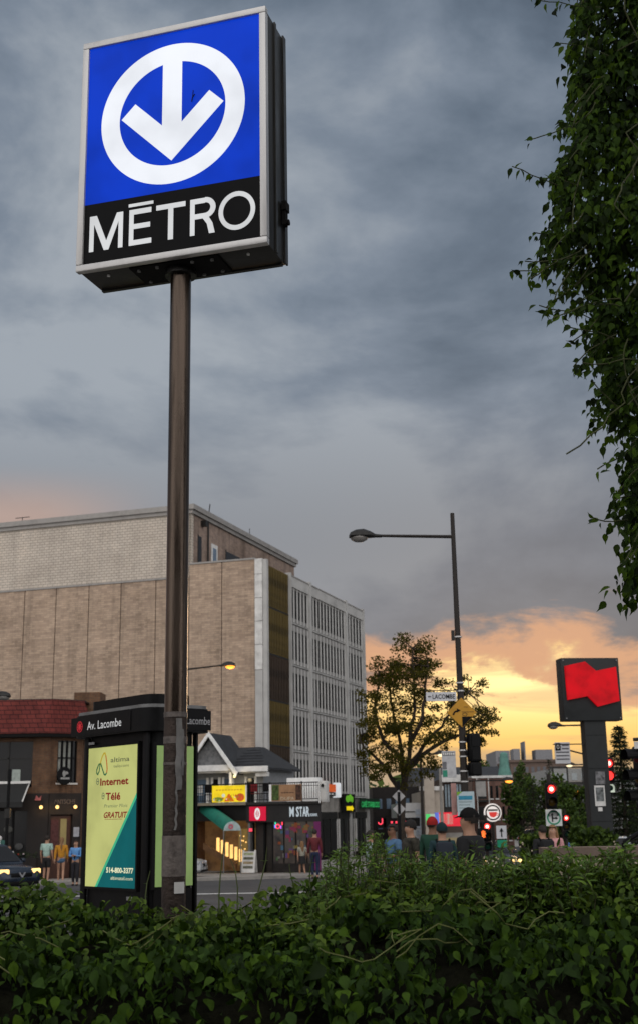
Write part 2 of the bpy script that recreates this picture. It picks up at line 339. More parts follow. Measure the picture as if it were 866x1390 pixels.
def letter(polys, rings=()):
    q = MB()
    for p in polys: q.prism(p, yl, y)
    for r_ in rings: q.ring(*r_[:4], yl, y, *r_[4:])
    return q.build('letter', text_l, bk, False)
z0, z1, s_ = 5.078, 5.325, .030
def rect(a, c, d, e): return [(a, d), (c, d), (c, e), (a, e)]
x = -.565
letter([rect(x, x+s_, z0, z1), rect(x+.205, x+.205+s_, z0, z1), [(x+s_, z1), (x+s_+.0, z1-.055), (x+.1205-.016, z0), (x+.1205+.016, z0), (x+.205, z1-.055), (x+.205, z1), (x+.192, z1), (x+.1205, z0+.062), (x+.049, z1)]])
x = -.285
letter([rect(x, x+s_, z0, z1), rect(x+s_, x+.155, z0, z0+.034), rect(x+s_, x+.145, z0+.112, z0+.145), rect(x+s_, x+.152, z1-.034, z1), rect(x-.006, x+.165, z1+.022, z1+.042)])
x = -.098
letter([rect(x, x+.20, z1-.033, z1), rect(x+.083, x+.117, z0, z1-.033)])
x = .135
letter([rect(x, x+s_, z0, z1), rect(x+s_, x+.10, z1-.034, z1), rect(x+s_, x+.10, z0+.108, z0+.142), [(x+.085, z0+.108), (x+.125, z0+.114), (x+.150, z0+.07), (x+.166, z0), (x+.128, z0), (x+.114, z0+.065)]], [(x+.10, z0+.179, .037, .071, -90, 90, 24)])
q = MB(); q.ring(.448, (z0+z1)/2,   .099, .130, yl, y, n=64, sx=.93); q.build('letter', text_l, bk)
# underside: recessed plates, bolts; lock on the side
b = MB(); b.box(-.30, .30, -.13, .13, ZC-HH-.006, ZC-HH+.012); up = b.build('mounting_plate', blackm, MS)
bolt = MB(); bolt.cyl((0, 0, 0), (0, 0, -.012), .013, n=6); bo = bolt.build('bolt', grey, up, loc=(-.25, -.09, ZC-HH-.005))
for (a, c) in ((.25, -.09), (-.25, .09), (.25, .09), (-.12, -.10), (.12, -.10), (-.12, .1), (.12, .1)): inst(bo, up, (a, c, ZC-HH-.005))
for a in (-.48, .48): MB().cyl((a, -.06, ZC-HH-.001), (a, -.06, ZC-HH+.014), .010, n=10).build('drain_ferrule', white, MS)
b = MB(); b.lathe([(.10, ZC-HH-.05), (.10, ZC-HH-.03), (.085, ZC-HH+.01)], 24); b.build('collar', darkmetal, MS, True)
b = MB(); b.box(HW, HW+.03, .09, .16, 5.30, 5.36); b.box(HW, HW+.022, .10, .15, 5.20, 5.30); b.cyl((HW, .125, 5.22), (HW+.04, .125, 5.22), .02); b.build('latch', blackm, MS)

# ================================================================== BUS KIOSK
KX, KY = -1.9967, 15.0; KZ = gz(15)+.10
KK = thing('advertising_kiosk', 'black kiosk headed Av. Lacombe with lit yellow and teal poster behind the pole', 'kiosk', (KX, KY, KZ), 40)
def rrect(x0, x1, y0, y1, r, n=7):
    p = []
    for cx, cy, a in ((x1-r, y1-r, 0), (x0+r, y1-r, 90), (x0+r, y0+r, 180), (x1-r, y0+r, 270)):
        p += [(cx+r*math.cos(R(a+90*i/n)), cy+r*math.sin(R(a+90*i/n))) for i in range(n+1)]
    return p
dz = -KZ
b = MB(); b.slab(rrect(.012, .63, .012, 1.46, .10), .12, 2.60+dz); b.build('cabinet', black, KK, True)
b = MB(); b.slab(rrect(-.03, .67, -.03, 1.50, .10), 0, .12); b.build('plinth', darkmetal, KK, True)
for yy in (.0, 1.36): MB().box(-.03, .012, yy+.02, yy+.13, .12, 2.56+dz, b=.01).build('corner_post', black, KK, True)
for xx in (.62,): MB().box(xx, xx+.03, -.02, .06, .12, 2.56+dz, b=.008).build('corner_post', black, KK, True)
b = MB(); b.slab(rrect(-.10, .84, -.10, 1.72, .22, 10), 2.565+dz, 2.835+dz); hd = b.build('header', black, KK, True)
b = MB(); b.slab(rrect(-.085, .825, -.085, 1.70, .21, 10), 2.835+dz, 2.875+dz); b.build('header_trim', grey, KK, True)
b = MB(); b.slab(rrect(.0, .62, .02, 1.46, .16, 10), 2.875+dz, 3.0+dz); b.build('roof_cap', black, KK, True)
txt = lit('header_letters', (.55, .55, .55), 1.0); rose = lit('header_red', (.50, .03, .04), 1.0)
MK = Matrix.Translation((-.102, 1.70, 2.565+dz)) @ RZ(-90)           # left face: x runs to the viewer's right
b = MB(MK); b.box(.01, 1.42, -.006, 0, .02, .25); lp = b.build('name_panel', black, KK)
b = MB(MK); b.text('Av. Lacombe', .42, .085, .105, .80, y=-.011, d=.003); b.build('lettering', txt, lp)
b = MB(MK); cx, cz = .23, .135
b.ring(cx, cz, .062, .067, -.010, -.007, n=24)
for a in range(0, 180, 36):
    b.box(-.06, .06, -.010, -.0075, -.0025, .0025, M=T((cx, 0, cz)) @ Matrix.Rotation(R(a), 4, 'Y'))
b.ring(cx, cz, .030, .035, -.0105, -.007, n=16); b.build('round_emblem', rose, lp)
MK2 = Matrix.Translation((-.08, -.102, 2.565+dz))
b = MB(MK2); b.box(.22, .85, -.006, 0, .02, .25); rp = b.build('name_panel', black, KK)
b = MB(MK2); b.text('Av.', .30, .085, .095, .13, y=-.010, d=.003); b.text('Lacombe', .495, .085, .095, .34, y=-.010, d=.003); b.build('lettering', mat('dull_letters', (.35, .35, .36), .5), rp)
# the poster
yel = mat('lit_poster_yellow', (.10, .10, .04), .5, 0, .06, 1.2, 0, spec=.1, emit=(.46, .48, .165), es=1.0)
teal = lit('lit_poster_teal', (.003, .105, .115), 1.0, .1); pk = lambda n, c: lit(n, c, 1.0)
PW, PH = 1.16, 1.62
MP = Matrix.Translation((-.022, 1.395, .81+dz)) @ RZ(-90)
b = MB(MP); b.box(0, PW, 0, .025, 0, PH); ps = b.build('poster', yel, KK)
P_ = lambda u, v: (u*PW, v*PH)
b = MB(MP); b.prism([P_(1, .63), P_(1, 0), P_(.26, 0)], -.003, 0); b.build('teal_field', teal, ps)
b = MB(MP); b.prism([P_(1, .63), P_(.26, 0), P_(.215, 0), P_(1, .668)], -.0025, 0); b.build('green_edge', pk('poster_green', (.05, .42, .22)), ps)
maroon = pk('poster_maroon', (.20, .012, .012)); olive = pk('poster_olive', (.10, .11, .06)); sg = pk('poster_sage', (.14, .17, .09))
b = MB(MP); b.text('altima', P_(.47, 0)[0], .885*PH, .058, .37*PW, y=-.003, d=.001, bold=.01); b.text('telecom', P_(.53, 0)[0], .845*PH, .036, .30*PW, y=-.003, d=.001); b.build('lettering', olive, ps)
b = MB(MP); b.text('Internet', P_(.27, 0)[0], .722*PH, .085, .56*PW, y=-.003, d=.001, bold=.03); b.text('Télé', P_(.39, 0)[0], .615*PH, .085, .29*PW, y=-.003, d=.001, bold=.03)
b.text('GRATUIT', P_(.36, 0)[0], .487*PH, .068, .46*PW, y=-.003, d=.001, bold=.03, shear=.25); b.box(.38*PW, .72*PW, -.003, 0, .475*PH, .478*PH); b.build('lettering', maroon, ps)
b = MB(MP); b.text('Premier Mois', P_(.36, 0)[0], .56*PH, .042, .46*PW, y=-.003, d=.001, shear=.2)
for (u, v) in ((.215, .752), (.335, .645)): b.ring(u*PW, v*PH, .030, .040, -.003, 0, n=20, sx=.8); b.box(u*PW-.012, u*PW+.02, -.003, 0, v*PH-.006, v*PH+.008)
b.build('lettering', sg, ps)
b = MB(MP); b.text('514-800-3377', P_(.44, 0)[0], .103*PH, .060, .52*PW, y=-.006, d=.001, bold=.03); b.text('altimatel.com', P_(.53, 0)[0], .055*PH, .040, .42*PW, y=-.006, d=.001); b.build('lettering', pk('poster_cream', (.80, .80, .52)), ps)
def ribbon(pts, w, m_):
    q = MB(MP); n = len(pts); vs = []
    for i in range(n):
        a = V(pts[max(i-1, 0)]); c = V(pts[min(i+1, n-1)]); t = (c-a).normalized(); nn_ = V((-t.y, t.x))*w/2; p = V(pts[i])
        vs += [((p+nn_).x, -.0035, (p+nn_).y), ((p-nn_).x, -.0035, (p-nn_).y)]
    return q.add(vs, [(2*i, 2*i+1, 2*i+3, 2*i+2) for i in range(n-1)]).build('logo_loop', m_, ps)
arc = lambda cx, cy, r, a0, a1, n=10, sx=1: [(cx+r*sx*math.cos(R(a0+(a1-a0)*i/n)), cy+r*math.sin(R(a0+(a1-a0)*i/n))) for i in range(n+1)]
ribbon([(.30, 1.42), (.34, 1.50), (.38, 1.545), (.41, 1.55), (.43, 1.52)], .022, pk('logo_gold', (.42, .30, .02)))
ribbon([(.43, 1.52), (.455, 1.44), (.47, 1.36), (.46, 1.315)], .022, pk('logo_orange', (.40, .09, .015)))
ribbon([(.46, 1.315), (.43, 1.29), (.40, 1.30), (.36, 1.36), (.315, 1.43), (.27, 1.42), (.225, 1.36), (.225, 1.315), (.25, 1.30), (.285, 1.34), (.30, 1.42)], .022, pk('logo_green', (.02, .11, .045)))
fr = MB(MP); t_ = .03
fr.box(-t_, PW+t_, -.012, .03, PH, PH+t_); fr.box(-t_, PW+t_, -.012, .03, -t_, 0); fr.box(-t_, 0, -.012, .03, 0, PH); fr.box(PW, PW+t_, -.012, .03, 0, PH); fr.build('poster_frame', blackm, KK)
b = MB(MP); b.box(.02, .15, -.01, 0, PH+.045, PH+.075); b.box(PW-.18, PW-.02, -.01, 0, -.13, -.09); b.build('maker_plate', mat('dull_plate', (.20, .20, .20), .5), KK)
gp = mat('lit_backlight_green', (.06, .08, .03), .4, 0, .22, 7, .05, spec=.1, emit=(.165, .245, .085), es=1.0)
b = MB(); b.box(.065, .59, -.012, .012, .83+dz, 2.40+dz); sp_ = b.build('side_light_panel', gp, KK)
MB().box(.02, .065, -.03, .012, .80+dz, 2.44+dz).build('panel_frame', black, KK); MB().box(.07, .58, -.016, .012, .5+dz, .8+dz).build('kick_panel', blackm, KK)

# ================================================================== BIG OFFICE BUILDING (front beige brick, street side precast)
beige = brick_mat('beige_brick', (.43, .32, .235), (.275, .20, .15), (.31, .24, .185), .46, .15, .016, stain=.22)
whitebrick = brick_mat('white_painted_block', (.52, .455, .385), (.46, .405, .345), (.27, .24, .21), .40, .20, .020, stain=.15)
brownbrick = brick_mat('brown_brick', (.28, .205, .165), (.19, .14, .115), (.24, .19, .16), .46, .15, .016)
cope = mat('lead_coping', (.27, .255, .24), .6, .2, .15, 2, .1)
BA = (-3.7015, 86.0, gz(86)); zb = -BA[2]
OB = thing('office_building', 'long beige brick and grey precast office block with five rows of slit windows', 'building', BA, -18.3)
xs = [-.85, -3.32, -5.80, -8.35, -11.08, -13.64, -16.3, -18.9, -21.5, -24.1, -26.7, -29.3, -31.9]
for i in range(len(xs)-1):
    top = 18.93 if i < 2 else 18.02
    MB().box(xs[i+1]+.035, xs[i]-.035, 0, .25, 0, top+zb).build('wall_panel', beige, OB)
    MB().box(xs[i+1]+.0, xs[i]-.0, -.06, .45, top+zb, top+zb+.12).build('coping', cope, OB)
MB().box(-31.8, -.9, .10, .30, 0, 17.9+zb).build('joint_backing', mat('joint_filler', (.17, .14, .12), .9), OB)
MB().box(-5.7, -.9, .10, .30, 17.9+zb, 18.8+zb).build('joint_backing', MATS['joint_filler'], OB)
zz = [18.95, 17.85, 16.2, 14.6, 13.0, 11.3]
for i in range(5): MB().box(-.835, -.30, -.10, .25, zz[i+1]+zb+.03, zz[i]+zb).build('corner_panel', offwhite, OB)
MB().box(-.835, -.30, -.08, .25, 0, zz[5]+zb).build('corner_pilaster', palec, OB)
MB().box(-.28, .02, -.02, .32, 0, 18.9+zb).build('corner_pilaster', palec, OB)
b = MB(T((-1.15, -.005, 4.2+zb)))                                        # scrawled marks above the little house roof
for k in range(9):
    a = (random.uniform(-.15, .25), -.004, random.uniform(0, 1.5)); pts = [a]
    for j in range(7): a = (a[0]+random.uniform(-.12, .12), -.004, a[2]+random.uniform(-.14, .14)); pts.append(a)
    b.tube(pts, .013, 4, False)
b.M = T((-.55, -.084, 5.0+zb))
for k in range(4):
    a = (random.uniform(-.1, .15), -.004, random.uniform(0, .9)); b.tube([a]+[(a[0]+random.uniform(-.15, .15), -.004, a[2]+random.uniform(-.25, .25)) for j in range(5)], .012, 4, False)
b.build('graffiti', black, OB)
# louvre screen on the street side
lo = mat('olive_louvre', (.095, .066, .018), .6, .1, .5, .8, .1); lo2 = mat('dark_louvre', (.045, .030, .020), .6, .1, .45, .8, .1)
ze_ = [3.4, 6.3, 9.3, 12.4, 15.6, 18.55]
lv_m = [lo2, lo, lo2, lo, lo]
MB().box(-.35, -.20, .34, 4.5, 3.3+zb, 18.6+zb).build('louvre_backing', blackm, OB)
for i in range(5):
    lp_ = MB().box(-.20, -.03, .34, 4.5, ze_[i]+zb, ze_[i]+zb+.08).build('louvre_panel', darkmetal, OB)
    sl_ = MB().box(-.17, -.02, -.075, .075, 0, ze_[i+1]-ze_[i]-.12).build('slat', lv_m[i], lp_, loc=(0, .50, ze_[i]+zb+.1))
    for k in range(1, 13): inst(sl_, lp_, (0, .50+k*.322, ze_[i]+zb+.1), (0, 0, random.uniform(-.12, .12)))
# precast street front
fl = [3.1+3*k for k in range(5)]
MB().box(-31.5, -.12, .45, 22.6, 0, 17.6+zb).build('core', mat('roofing', (.12, .12, .12), .9), OB)
bays = [(4.85, 8.55, 5), (9.2, 17.6, 11), (18.25, 22.45, 5)]
slitg = mat('slit_glass', (.010, .010, .010), .6, 0, .5, 1.5, 0, spec=.03); rib_shade = mat('shaded_precast', (.235, .228, .218), .9, 0, .2, .7, .2)  # spandrels: shading between the ribs put in as a darker grey
win = MB().box(-.05, -.028, -.24, .24, 0, 2.06).build('window', slitg, OB, loc=(0, -50, 0))
rib = MB().add([(-.1, -.16, 0), (0, -.14, 0), (.045, 0, 0), (0, .14, 0), (-.1, .16, 0), (-.1, -.16, 3), (0, -.14, 3), (.045, 0, 3), (0, .14, 3), (-.1, .16, 3)], [(i, i+1, i+6, i+5) for i in range(4)]+[(0, 5, 9, 4), (4, 3, 2, 1, 0), (5, 6, 7, 8, 9)]).build('window_pier', palec, OB, loc=(0, -50, 0))
first = [True, True]
for zf in fl:
    z = zf+zb
    MB().box(-.34, .055, 4.69, 22.54, z+.0, z+.08).build('ledge', palec, OB)
    MB().box(-.34, -.03, 4.62, 22.75, z+.14, z+.45).build('spandrel', rib_shade, OB)
    MB().box(-.34, -.03, 4.62, 22.75, z+2.44, z+2.96).build('spandrel', rib_shade, OB)
    for (y0, y1, n) in bays:
        p = (y1-y0)/n
        for k in range(n+1):
            if k < n:
                if first[0]: win.location = (0, y0+(k+.5)*p, z+.48-.03); first[0] = False; win.scale.z = 1.0
                else:
                    w2_ = inst(win, OB, (0, y0+(k+.5)*p, z+.45))
                    if random.random() < .12:
                        w2_.material_slots[0].link = 'OBJECT'; w2_.material_slots[0].material = random.choice((mat('slit_blind', (.05, .048, .044), .8), mat('slit_dim_blind', (.028, .027, .026), .7)))
            if first[1]: rib.location = (0, y0+k*p, z+.14); rib.scale = (1, 1, .93); first[1] = False
            else: inst(rib, OB, (0, y0+k*p, z+.14), s=(1, 1, .93))
for (ya, yb) in ((4.50, 4.68), (8.62, 9.08), (17.68, 18.12), (22.55, 22.95)):
    MB().box(-.34, .16, ya, yb, 0, 18.72+zb).build('pilaster', palec, OB)
MB().box(-.34, .10, 4.69, 22.54, 17.75+zb, 18.5+zb).build('parapet', palec, OB)
MB().box(-.40, .14, 4.69, 22.54, 18.5+zb, 18.58+zb).build('coping', cope, OB)
MB().box(-.36, -.1, 4.69, 22.54, 0, 3.03+zb).build('ground_floor', concrete, OB)
MB().box(-30, -.3, 22.6, 22.9, 0, 18.4+zb).build('rear_wall', palec, OB)
# set-back upper storey
ub = [(-31.9, -5.9)]
MB().box(-31.9, -5.92, .55, .85, 17.9+zb, 23.1+zb).build('upper_front_wall', whitebrick, OB)
MB().box(-6.15, -5.90, .55, .94, 17.9+zb, 23.1+zb).build('upper_quoin', whitebrick, OB)
yj = [.96, 5.61, 10.83, 16.24, 22.4]
for i in range(4): MB().box(-6.2, -5.9, yj[i]+.05, yj[i+1]-.05, 17.9+zb, 22.75+zb).build('upper_side_panel', brownbrick, OB)
MB().box(-6.3, -5.99, .96, 22.3, 17.9+zb, 22.7+zb).build('joint_backing', mat('rust_joint', (.10, .055, .035), .9), OB)
MB().box(-31.8, -6.2, .9, 22.3, 17.6+zb, 22.9+zb).build('upper_core', MATS['roofing'], OB)
MB().box(-32, -5.75, .40, 22.5, 22.78+zb, 23.05+zb).build('roof_fascia', cope, OB); MB().box(-32.1, -5.6, .25, 22.6, 23.05+zb, 23.42+zb).build('roof_edge', cope, OB)
for (ya, yb, za, z_b, mm) in ((1.75, 2.35, 18.9, 21.4, glass), (6.95, 9.7, 19.0, 21.25, glass)):
    w_ = MB().box(-5.905, -5.885, ya, yb, za+zb, z_b+zb).build('window', mm, OB)
    MB().box(-5.9, -5.86, ya-.1, ya, za+zb, z_b+zb+.1).build('window_frame', darkmetal, w_)
w_ = MB().box(-5.90, -5.86, 4.1, 5.25, 18.9+zb, 21.3+zb).build('roof_door', offwhite, OB); MB().box(-5.86, -5.85, 4.35, 5.0, 20.0+zb, 21.0+zb).build('door_pane', glassb, w_)
b = MB(); b.tube([(-5.8, 3.35, 18.5+zb), (-5.8, 3.35, 23.1+zb)], .06, 6); b.tube([(-5.8, 3.35, 23+zb), (-5.7, 3.4, 24.1+zb)], .04, 5); b.box(-5.9, -5.5, 2.2, 2.6, 22.2+zb, 22.6+zb); b.build('conduit', darkmetal, OB)
b = MB(); b.tube([(-6.2, 12.6, 23.4+zb), (-6.2, 12.6, 24.2+zb)], .03, 5); b.tube([(-20, 1, 23.4+zb), (-20, 1, 23.9+zb)], .03, 5); b.tube([(-20.6, 1, 23.85+zb), (-19.4, 1, 23.85+zb)], .03, 5); b.build('roof_mast', darkmetal, OB)
# shop front signs along its street side (each sign is a thing)
def bworld(x, y, z): return V(BA)+RZ(-18.3) @ V((x, y, z))
def bsign(name, label, cat, y0, y1, z0, z1, mats_fn, group=None):
    t = thing(name, label, cat, bworld(.35, (y0+y1)/2, z0+zb), -18.3+90, group); mats_fn(t, (y1-y0), z1-z0); return t
def s_orange(t, w, h):
    box('sign_board', (-w/2, w/2, 0, .25, h*.36, h), lit('lit_orange', (.50, .085, .02), 1.0, .15, 1), t); box('lower_board', (-w/2, w/2, .02, .25, 0, h*.33), darkmetal, t)
    [box('lettering', (-w*.38+i*w*.2, -w*.26+i*w*.2, .0, .02, h*.1, h*.24), offwhite, t) for i in range(4)]
bsign('shop_sign', 'orange lit shop sign above a dark strip at the foot of the office block', 'sign', 9.9, 13.4, 3.15, 4.0, s_orange)
def s_white(t, w, h): MB().box(-w/2, w/2, -.12, .42, .1, h-.1, b=.1).build('sign_box', lit('lit_sign_white', (.62, .64, .66), 1.0, .1), t, True)
bsign('projecting_sign', 'narrow white lit box sign between the orange and the yellow shop signs', 'sign', 13.75, 14.45, 2.95, 4.25, s_white)
def s_yel(t, w, h):
    MB().box(-w/2, w/2, 0, .2, 0, h).build('sign_board', blackm, t)
    b = MB(); b.ball((-.5, 0, h*.72), .38, 6, (1.3, .2, .7)); b.ball((.15, 0, h*.78), .36, 6, (1.2, .2, .8)); b.ball((.65, 0, h*.70), .30, 6, (1, .2, .8)); b.build('green_emblem', lit('lit_leaf_green', (.10, .32, .02), 1.0), t)
    MB().prism([(-.85, .12), (.55, .12), (.55, .05), (.95, .25), (.55, .48), (.55, .42), (-.85, .42)], -.03, 0).build('arrow', lit('lit_yellow', (.85, .62, .01), 1.0), t)
bsign('shop_sign', 'dark shop sign with green emblem and yellow arrow beside the white box sign', 'sign', 15.4, 18.3, 2.0, 3.35, s_yel)
def s_green(t, w, h):
    MB().box(-w/2, w/2, 0, .12, 0, h).build('sign_board', mat('dark_green_board', (.008, .03, .014), .5), t)
    MB().text('CAFÉ STARBUCKS', 0, h*.16, h*.55, w*.93, y=-.02, align='C', bold=.02).build('lettering', lit('lit_green', (.03, .36, .10), 1.0), t)
bsign('cafe_sign', 'green lettered coffee shop sign at the far end of the office block', 'sign', 19.8, 25.4, 2.25, 3.05, s_green)
# dark shop fronts with piers at the foot of the block
for i, (y0, y1) in enumerate(((9.9, 14.6), (15.2, 18.9), (19.6, 22.4))):
    t = thing('glazed_shop', ['dark glazed shop front under the orange sign', 'dark glazed shop front under the yellow arrow sign', 'dark cafe front under the green lettered sign'][i], 'shop front', bworld(.02, y0, 0), -18.3+90)
    w = y1-y0
    for k in range(3): box('window', (k*w/3+.06, (k+1)*w/3-.06, .02, .06, .5, 3.0), glass, t)
    box('stall_riser', (0, w, 0, .08, 0, .5), blackm, t); box('fascia', (0, w, -.05, .08, 3.0, 3.5), darkmetal, t)
    for k in range(4): box('mullion', (k*w/3-.06, k*w/3+.06, -.02, .09, .5, 3.0), offwhite if k in (0, 3) else darkmetal, t)
# ================================================================== RED-ROOFED BRICK RESTAURANT (left)
rbrick = brick_mat('red_brown_brick', (.150, .078, .042), (.105, .052, .032), (.10, .075, .055), .30, .085, .012, stain=.45)
shing = brick_mat('red_shingle', (.150, .032, .026), (.105, .022, .020), (.045, .012, .012), .42, .22, .02, stain=.3)
clad = mat('black_cladding', (.016, .013, .012), .7, 0, .4, 2.5, .15)
RA = V((-13.25, 63.0, gz(63)+.13)); RS = thing('brick_restaurant', 'brown brick corner restaurant with red shingle mansard roof and dark ground floor', 'building', RA, 0)
MC = RZ(40)                                                    # the chamfered corner wall
zt = 6.62
b = MB(); b.box(-.86, -.0, 0, .3, 3.95, zt); b.box(-12, -.86, .0, .3, 6.42, zt); b.box(-12, -.86, .02, .3, 3.95, 4.25); b.build('upper_wall', rbrick, RS)
b = MB(MC); b.box(0, .38, 0, .3, 3.95, zt); b.box(1.46, 1.75, 0, .3, 3.95, zt); b.box(.38, 1.46, 0, .3, 3.95, 4.42); b.box(.38, 1.46, 0, .3, 6.45, zt); b.build('chamfer_wall', rbrick, RS)
p1_ = MC @ V((1.75, 0, 0))
MB().box(p1_.x-.25, p1_.x, p1_.y, p1_.y+9, 0, zt).build('side_wall', rbrick, RS)
MB().box(-12, -.05, .3, 9, 0, zt-.1).build('core', clad, RS)
# windows upstairs
w_ = MB().box(-12, -.86, .12, .16, 4.25, 6.42).build('window', glass, RS)
for x in (-2.05, -3.4, -4.8, -6.2): MB().box(x-.04, x+.04, .06, .13, 4.25, 6.42).build('mullion', darkmetal, w_)
MB().box(-12, -.86, .06, .13, 5.60, 5.66).build('transom', darkmetal, w_)
MB().box(-1.85, -1.45, .10, .118, 4.45, 5.1).build('menu_card', mat('pale_card', (.30, .34, .31), .8), w_)
MB().box(-4.2, -1.9, .165, .18, 5.7, 6.1).build('warm_interior', lit('interior_glow', (.16, .045, .012), 1.0, .5, 2), w_)  # glowing sheet behind the upstairs glass, no lamp
w_ = MB(MC).box(.38, 1.46, .12, .16, 4.42, 6.45).build('window', glass, RS)
for x in (.47, .74, 1.01): MB(MC).box(x, x+.13, .10, .118, 4.5, 6.38).build('curtain', mat('pale_curtain', (.23, .24, .22), .9), w_)
for x in (.38, .66, .93, 1.2, 1.42): MB(MC).box(x, x+.05, .05, .13, 4.42, 6.45).build('mullion', black, w_)
MB(MC).box(.38, 1.46, .05, .13, 5.6, 5.66).build('transom', black, w_); MB(MC).box(.34, 1.5, -.06, .1, 4.36, 4.44).build('sill', offwhite, w_)
# mansard: courses of shingles, each a step over the next
poly = lambda o: [(-12, -o), (-.35*o, -o), tuple((MC @ V((1.75, -o, 0))).xy), tuple((MC @ V((1.75, 0, 0))+V((o, 0, 0))).xy)]
nC = 9
for i in range(nC):
    o0 = .62-.60*i/nC; o1 = .62-.60*(i+1)/nC+.02; za, zb_ = 6.78+1.62*i/nC, 6.78+1.62*(i+1)/nC+.02
    a = poly(o0); c = poly(o1); vs = []; fs = []
    for k in range(3):
        vs += [(*a[k], za), (*a[k+1], za), (*c[k+1], zb_), (*c[k], zb_)]; q = 4*k; fs.append((q, q+1, q+2, q+3))
        vs += [(*a[k], za-.02), (*a[k+1], za-.02)]
        vs2 = None
    vs = []; fs = []
    for k in range(4): vs += [(*a[k], za), (*c[k], zb_), (a[k][0], a[k][1]+.06, za-.03)]
    for k in range(3): fs += [(3*k, 3*k+3, 3*k+4, 3*k+1), (3*k+2, 3*k+5, 3*k+3, 3*k)]
    MB().add(vs, fs).build('shingle_course', shing, RS)
tp = poly(.02); MB().slab([(-12, .4)]+[(-12, -.05)]+[tp[1]]+[tp[2]]+[(tp[3][0], 8)]+[(-12, 8)], 8.38, 8.46).build('roof_deck', darkmetal, RS)
a = poly(.60); MB().slab([(-12, .3), a[0], a[1], a[2], a[3], (a[3][0], 3), (0, 3)], 6.60, 6.76).build('eave_soffit', blackm, RS)
MB().box(.55, 1.9, 2.6, 4.2, 6.7, 9.0).build('chimney', rbrick, RS)
# ground floor
b = MB(); b.box(-12, 0, -.05, .3, 3.15, 3.95); b.box(-1.0, -.0, -.04, .3, 0, 3.15); b.box(-12, -1.0, .0, .3, 0, .75); b.build('shop_front_wall', clad, RS)
b = MB(MC); b.box(0, 1.75, -.05, .3, 2.95, 3.95); b.box(0, .12, -.04, .3, 0, 2.95); b.box(1.3, 1.75, -.04, .3, 0, 2.95); b.build('shop_front_wall', clad, RS)
MB().box(-12, -1.0, .10, .14, .75, 3.15).build('shop_window', glass, RS)
for x in (-1.7, -3.0, -4.3): MB().box(x-.05, x+.05, .02, .12, .75, 3.15).build('mullion', black, RS)
for (x, z, s_, c) in ((-2.2, 1.6, .30, (.03, .10, .085)), (-1.9, 2.3, .22, (.06, .06, .055)), (-2.0, 1.2, .25, (.09, .08, .07)), (-1.35, 1.5, .2, (.05, .05, .05))):
    MB().ball((x, .0, z), s_, 5, (1, .1, .8)).build('window_decal', mat('decal_%d' % int(z*10), c, .6), RS, True)
dr = MB(MC).box(.14, 1.28, .10, .16, 0, 2.9).build('door', mat('brown_door', (.055, .024, .016), .5), RS)
MB(MC).box(.72, 1.05, .085, .10, .9, 2.75).build('door_light', lit('door_glow', (.20, .155, .065), 1.0, .3, 2), dr); MB(MC).box(.20, .60, .085, .10, 1.2, 2.7).build('door_pane', mat('reddish_pane', (.07, .02, .018), .3), dr)
MB(MC).box(1.36, 1.66, -.06, -.04, 1.9, 2.35).build('notice', mat('notice_paper', (.30, .31, .34), .8), RS)
MB(MC).text('ANTSCHE', .25, 3.45, .22, 1.15, y=-.07, d=.02).build('lettering', mat('dull_bronze_letters', (.12, .095, .08), .5), RS)
mlamp = lit('warm_bulb', (1.0, .62, .20), 2.2)
for (M_, x) in ((Matrix(), -.30), (MC, .30), (MC, 1.28)):
    l_ = MB(M_); l_.tube([(x, -.04, 3.55), (x, -.25, 3.5), (x, -.3, 3.4)], .015, 5); l_ = l_.build('wall_lamp', darkmetal, RS)
    MB(M_).ball((x, -.3, 3.3), .085, 6).build('bulb', mlamp, l_, True)
b = MB(); b.prism([(-.62, 3.62), (-.35, 3.62), (-.30, 3.85), (-.42, 3.72), (-.55, 3.86)], -.3, -.26); b.build('small_flag', mat('pale_red_flag', (.30, .09, .09), .7), RS)
hs = thing('hanging_sign', 'round black hanging sign on the chamfered corner of the brick restaurant', 'sign', RA+MC @ V((.55, -.45, 4.75)), 40)
b = MB(); b.lathe([(.40, -.05), (.43, 0), (.40, .05)], 24, T((0, 0, 0)) @ Matrix.Rotation(R(90), 4, 'X')); b.build('disc', black, hs, True)
MB().tube([(0, .45, .42), (0, 0, .42), (0, 0, .3)], .02, 5).build('bracket', black, hs)
b = MB(); b.ball((-.05, -.06, .1), .16, 5, (.6, .1, 1)); b.ball((.08, -.06, .14), .10, 5, (1, .1, .7)); b.box(-.24, .24, -.07, -.055, -.16, -.07); b.build('painted_emblem', mat('dull_white', (.26, .26, .25), .7), hs)
aw = thing('awning', 'black folding awning with pale frame on the left of the brick restaurant', 'awning', RA+V((-2.3, -.05, 3.3)), 0)
b = MB(); vs = [(-8, 0, 1.15), (1.35, 0, 1.15), (1.35, -1.3, .25), (-8, -1.3, .25), (1.35, 0, .25), (-8, 0, .25), (-8, -1.3, 0), (1.35, -1.3, 0)]
b.add(vs, [(0, 1, 2, 3), (3, 2, 7, 6)]); b.build('canopy', mat('black_canvas', (.020, .020, .020), .8), aw); b = MB(); b.box(-8, 1.4, -.10, -.02, 1.12, 1.24); b.tube([(1.33, -.02, 1.1), (1.33, -1.3, .25)], .035, 6); b.build('awning_frame', offwhite, aw)
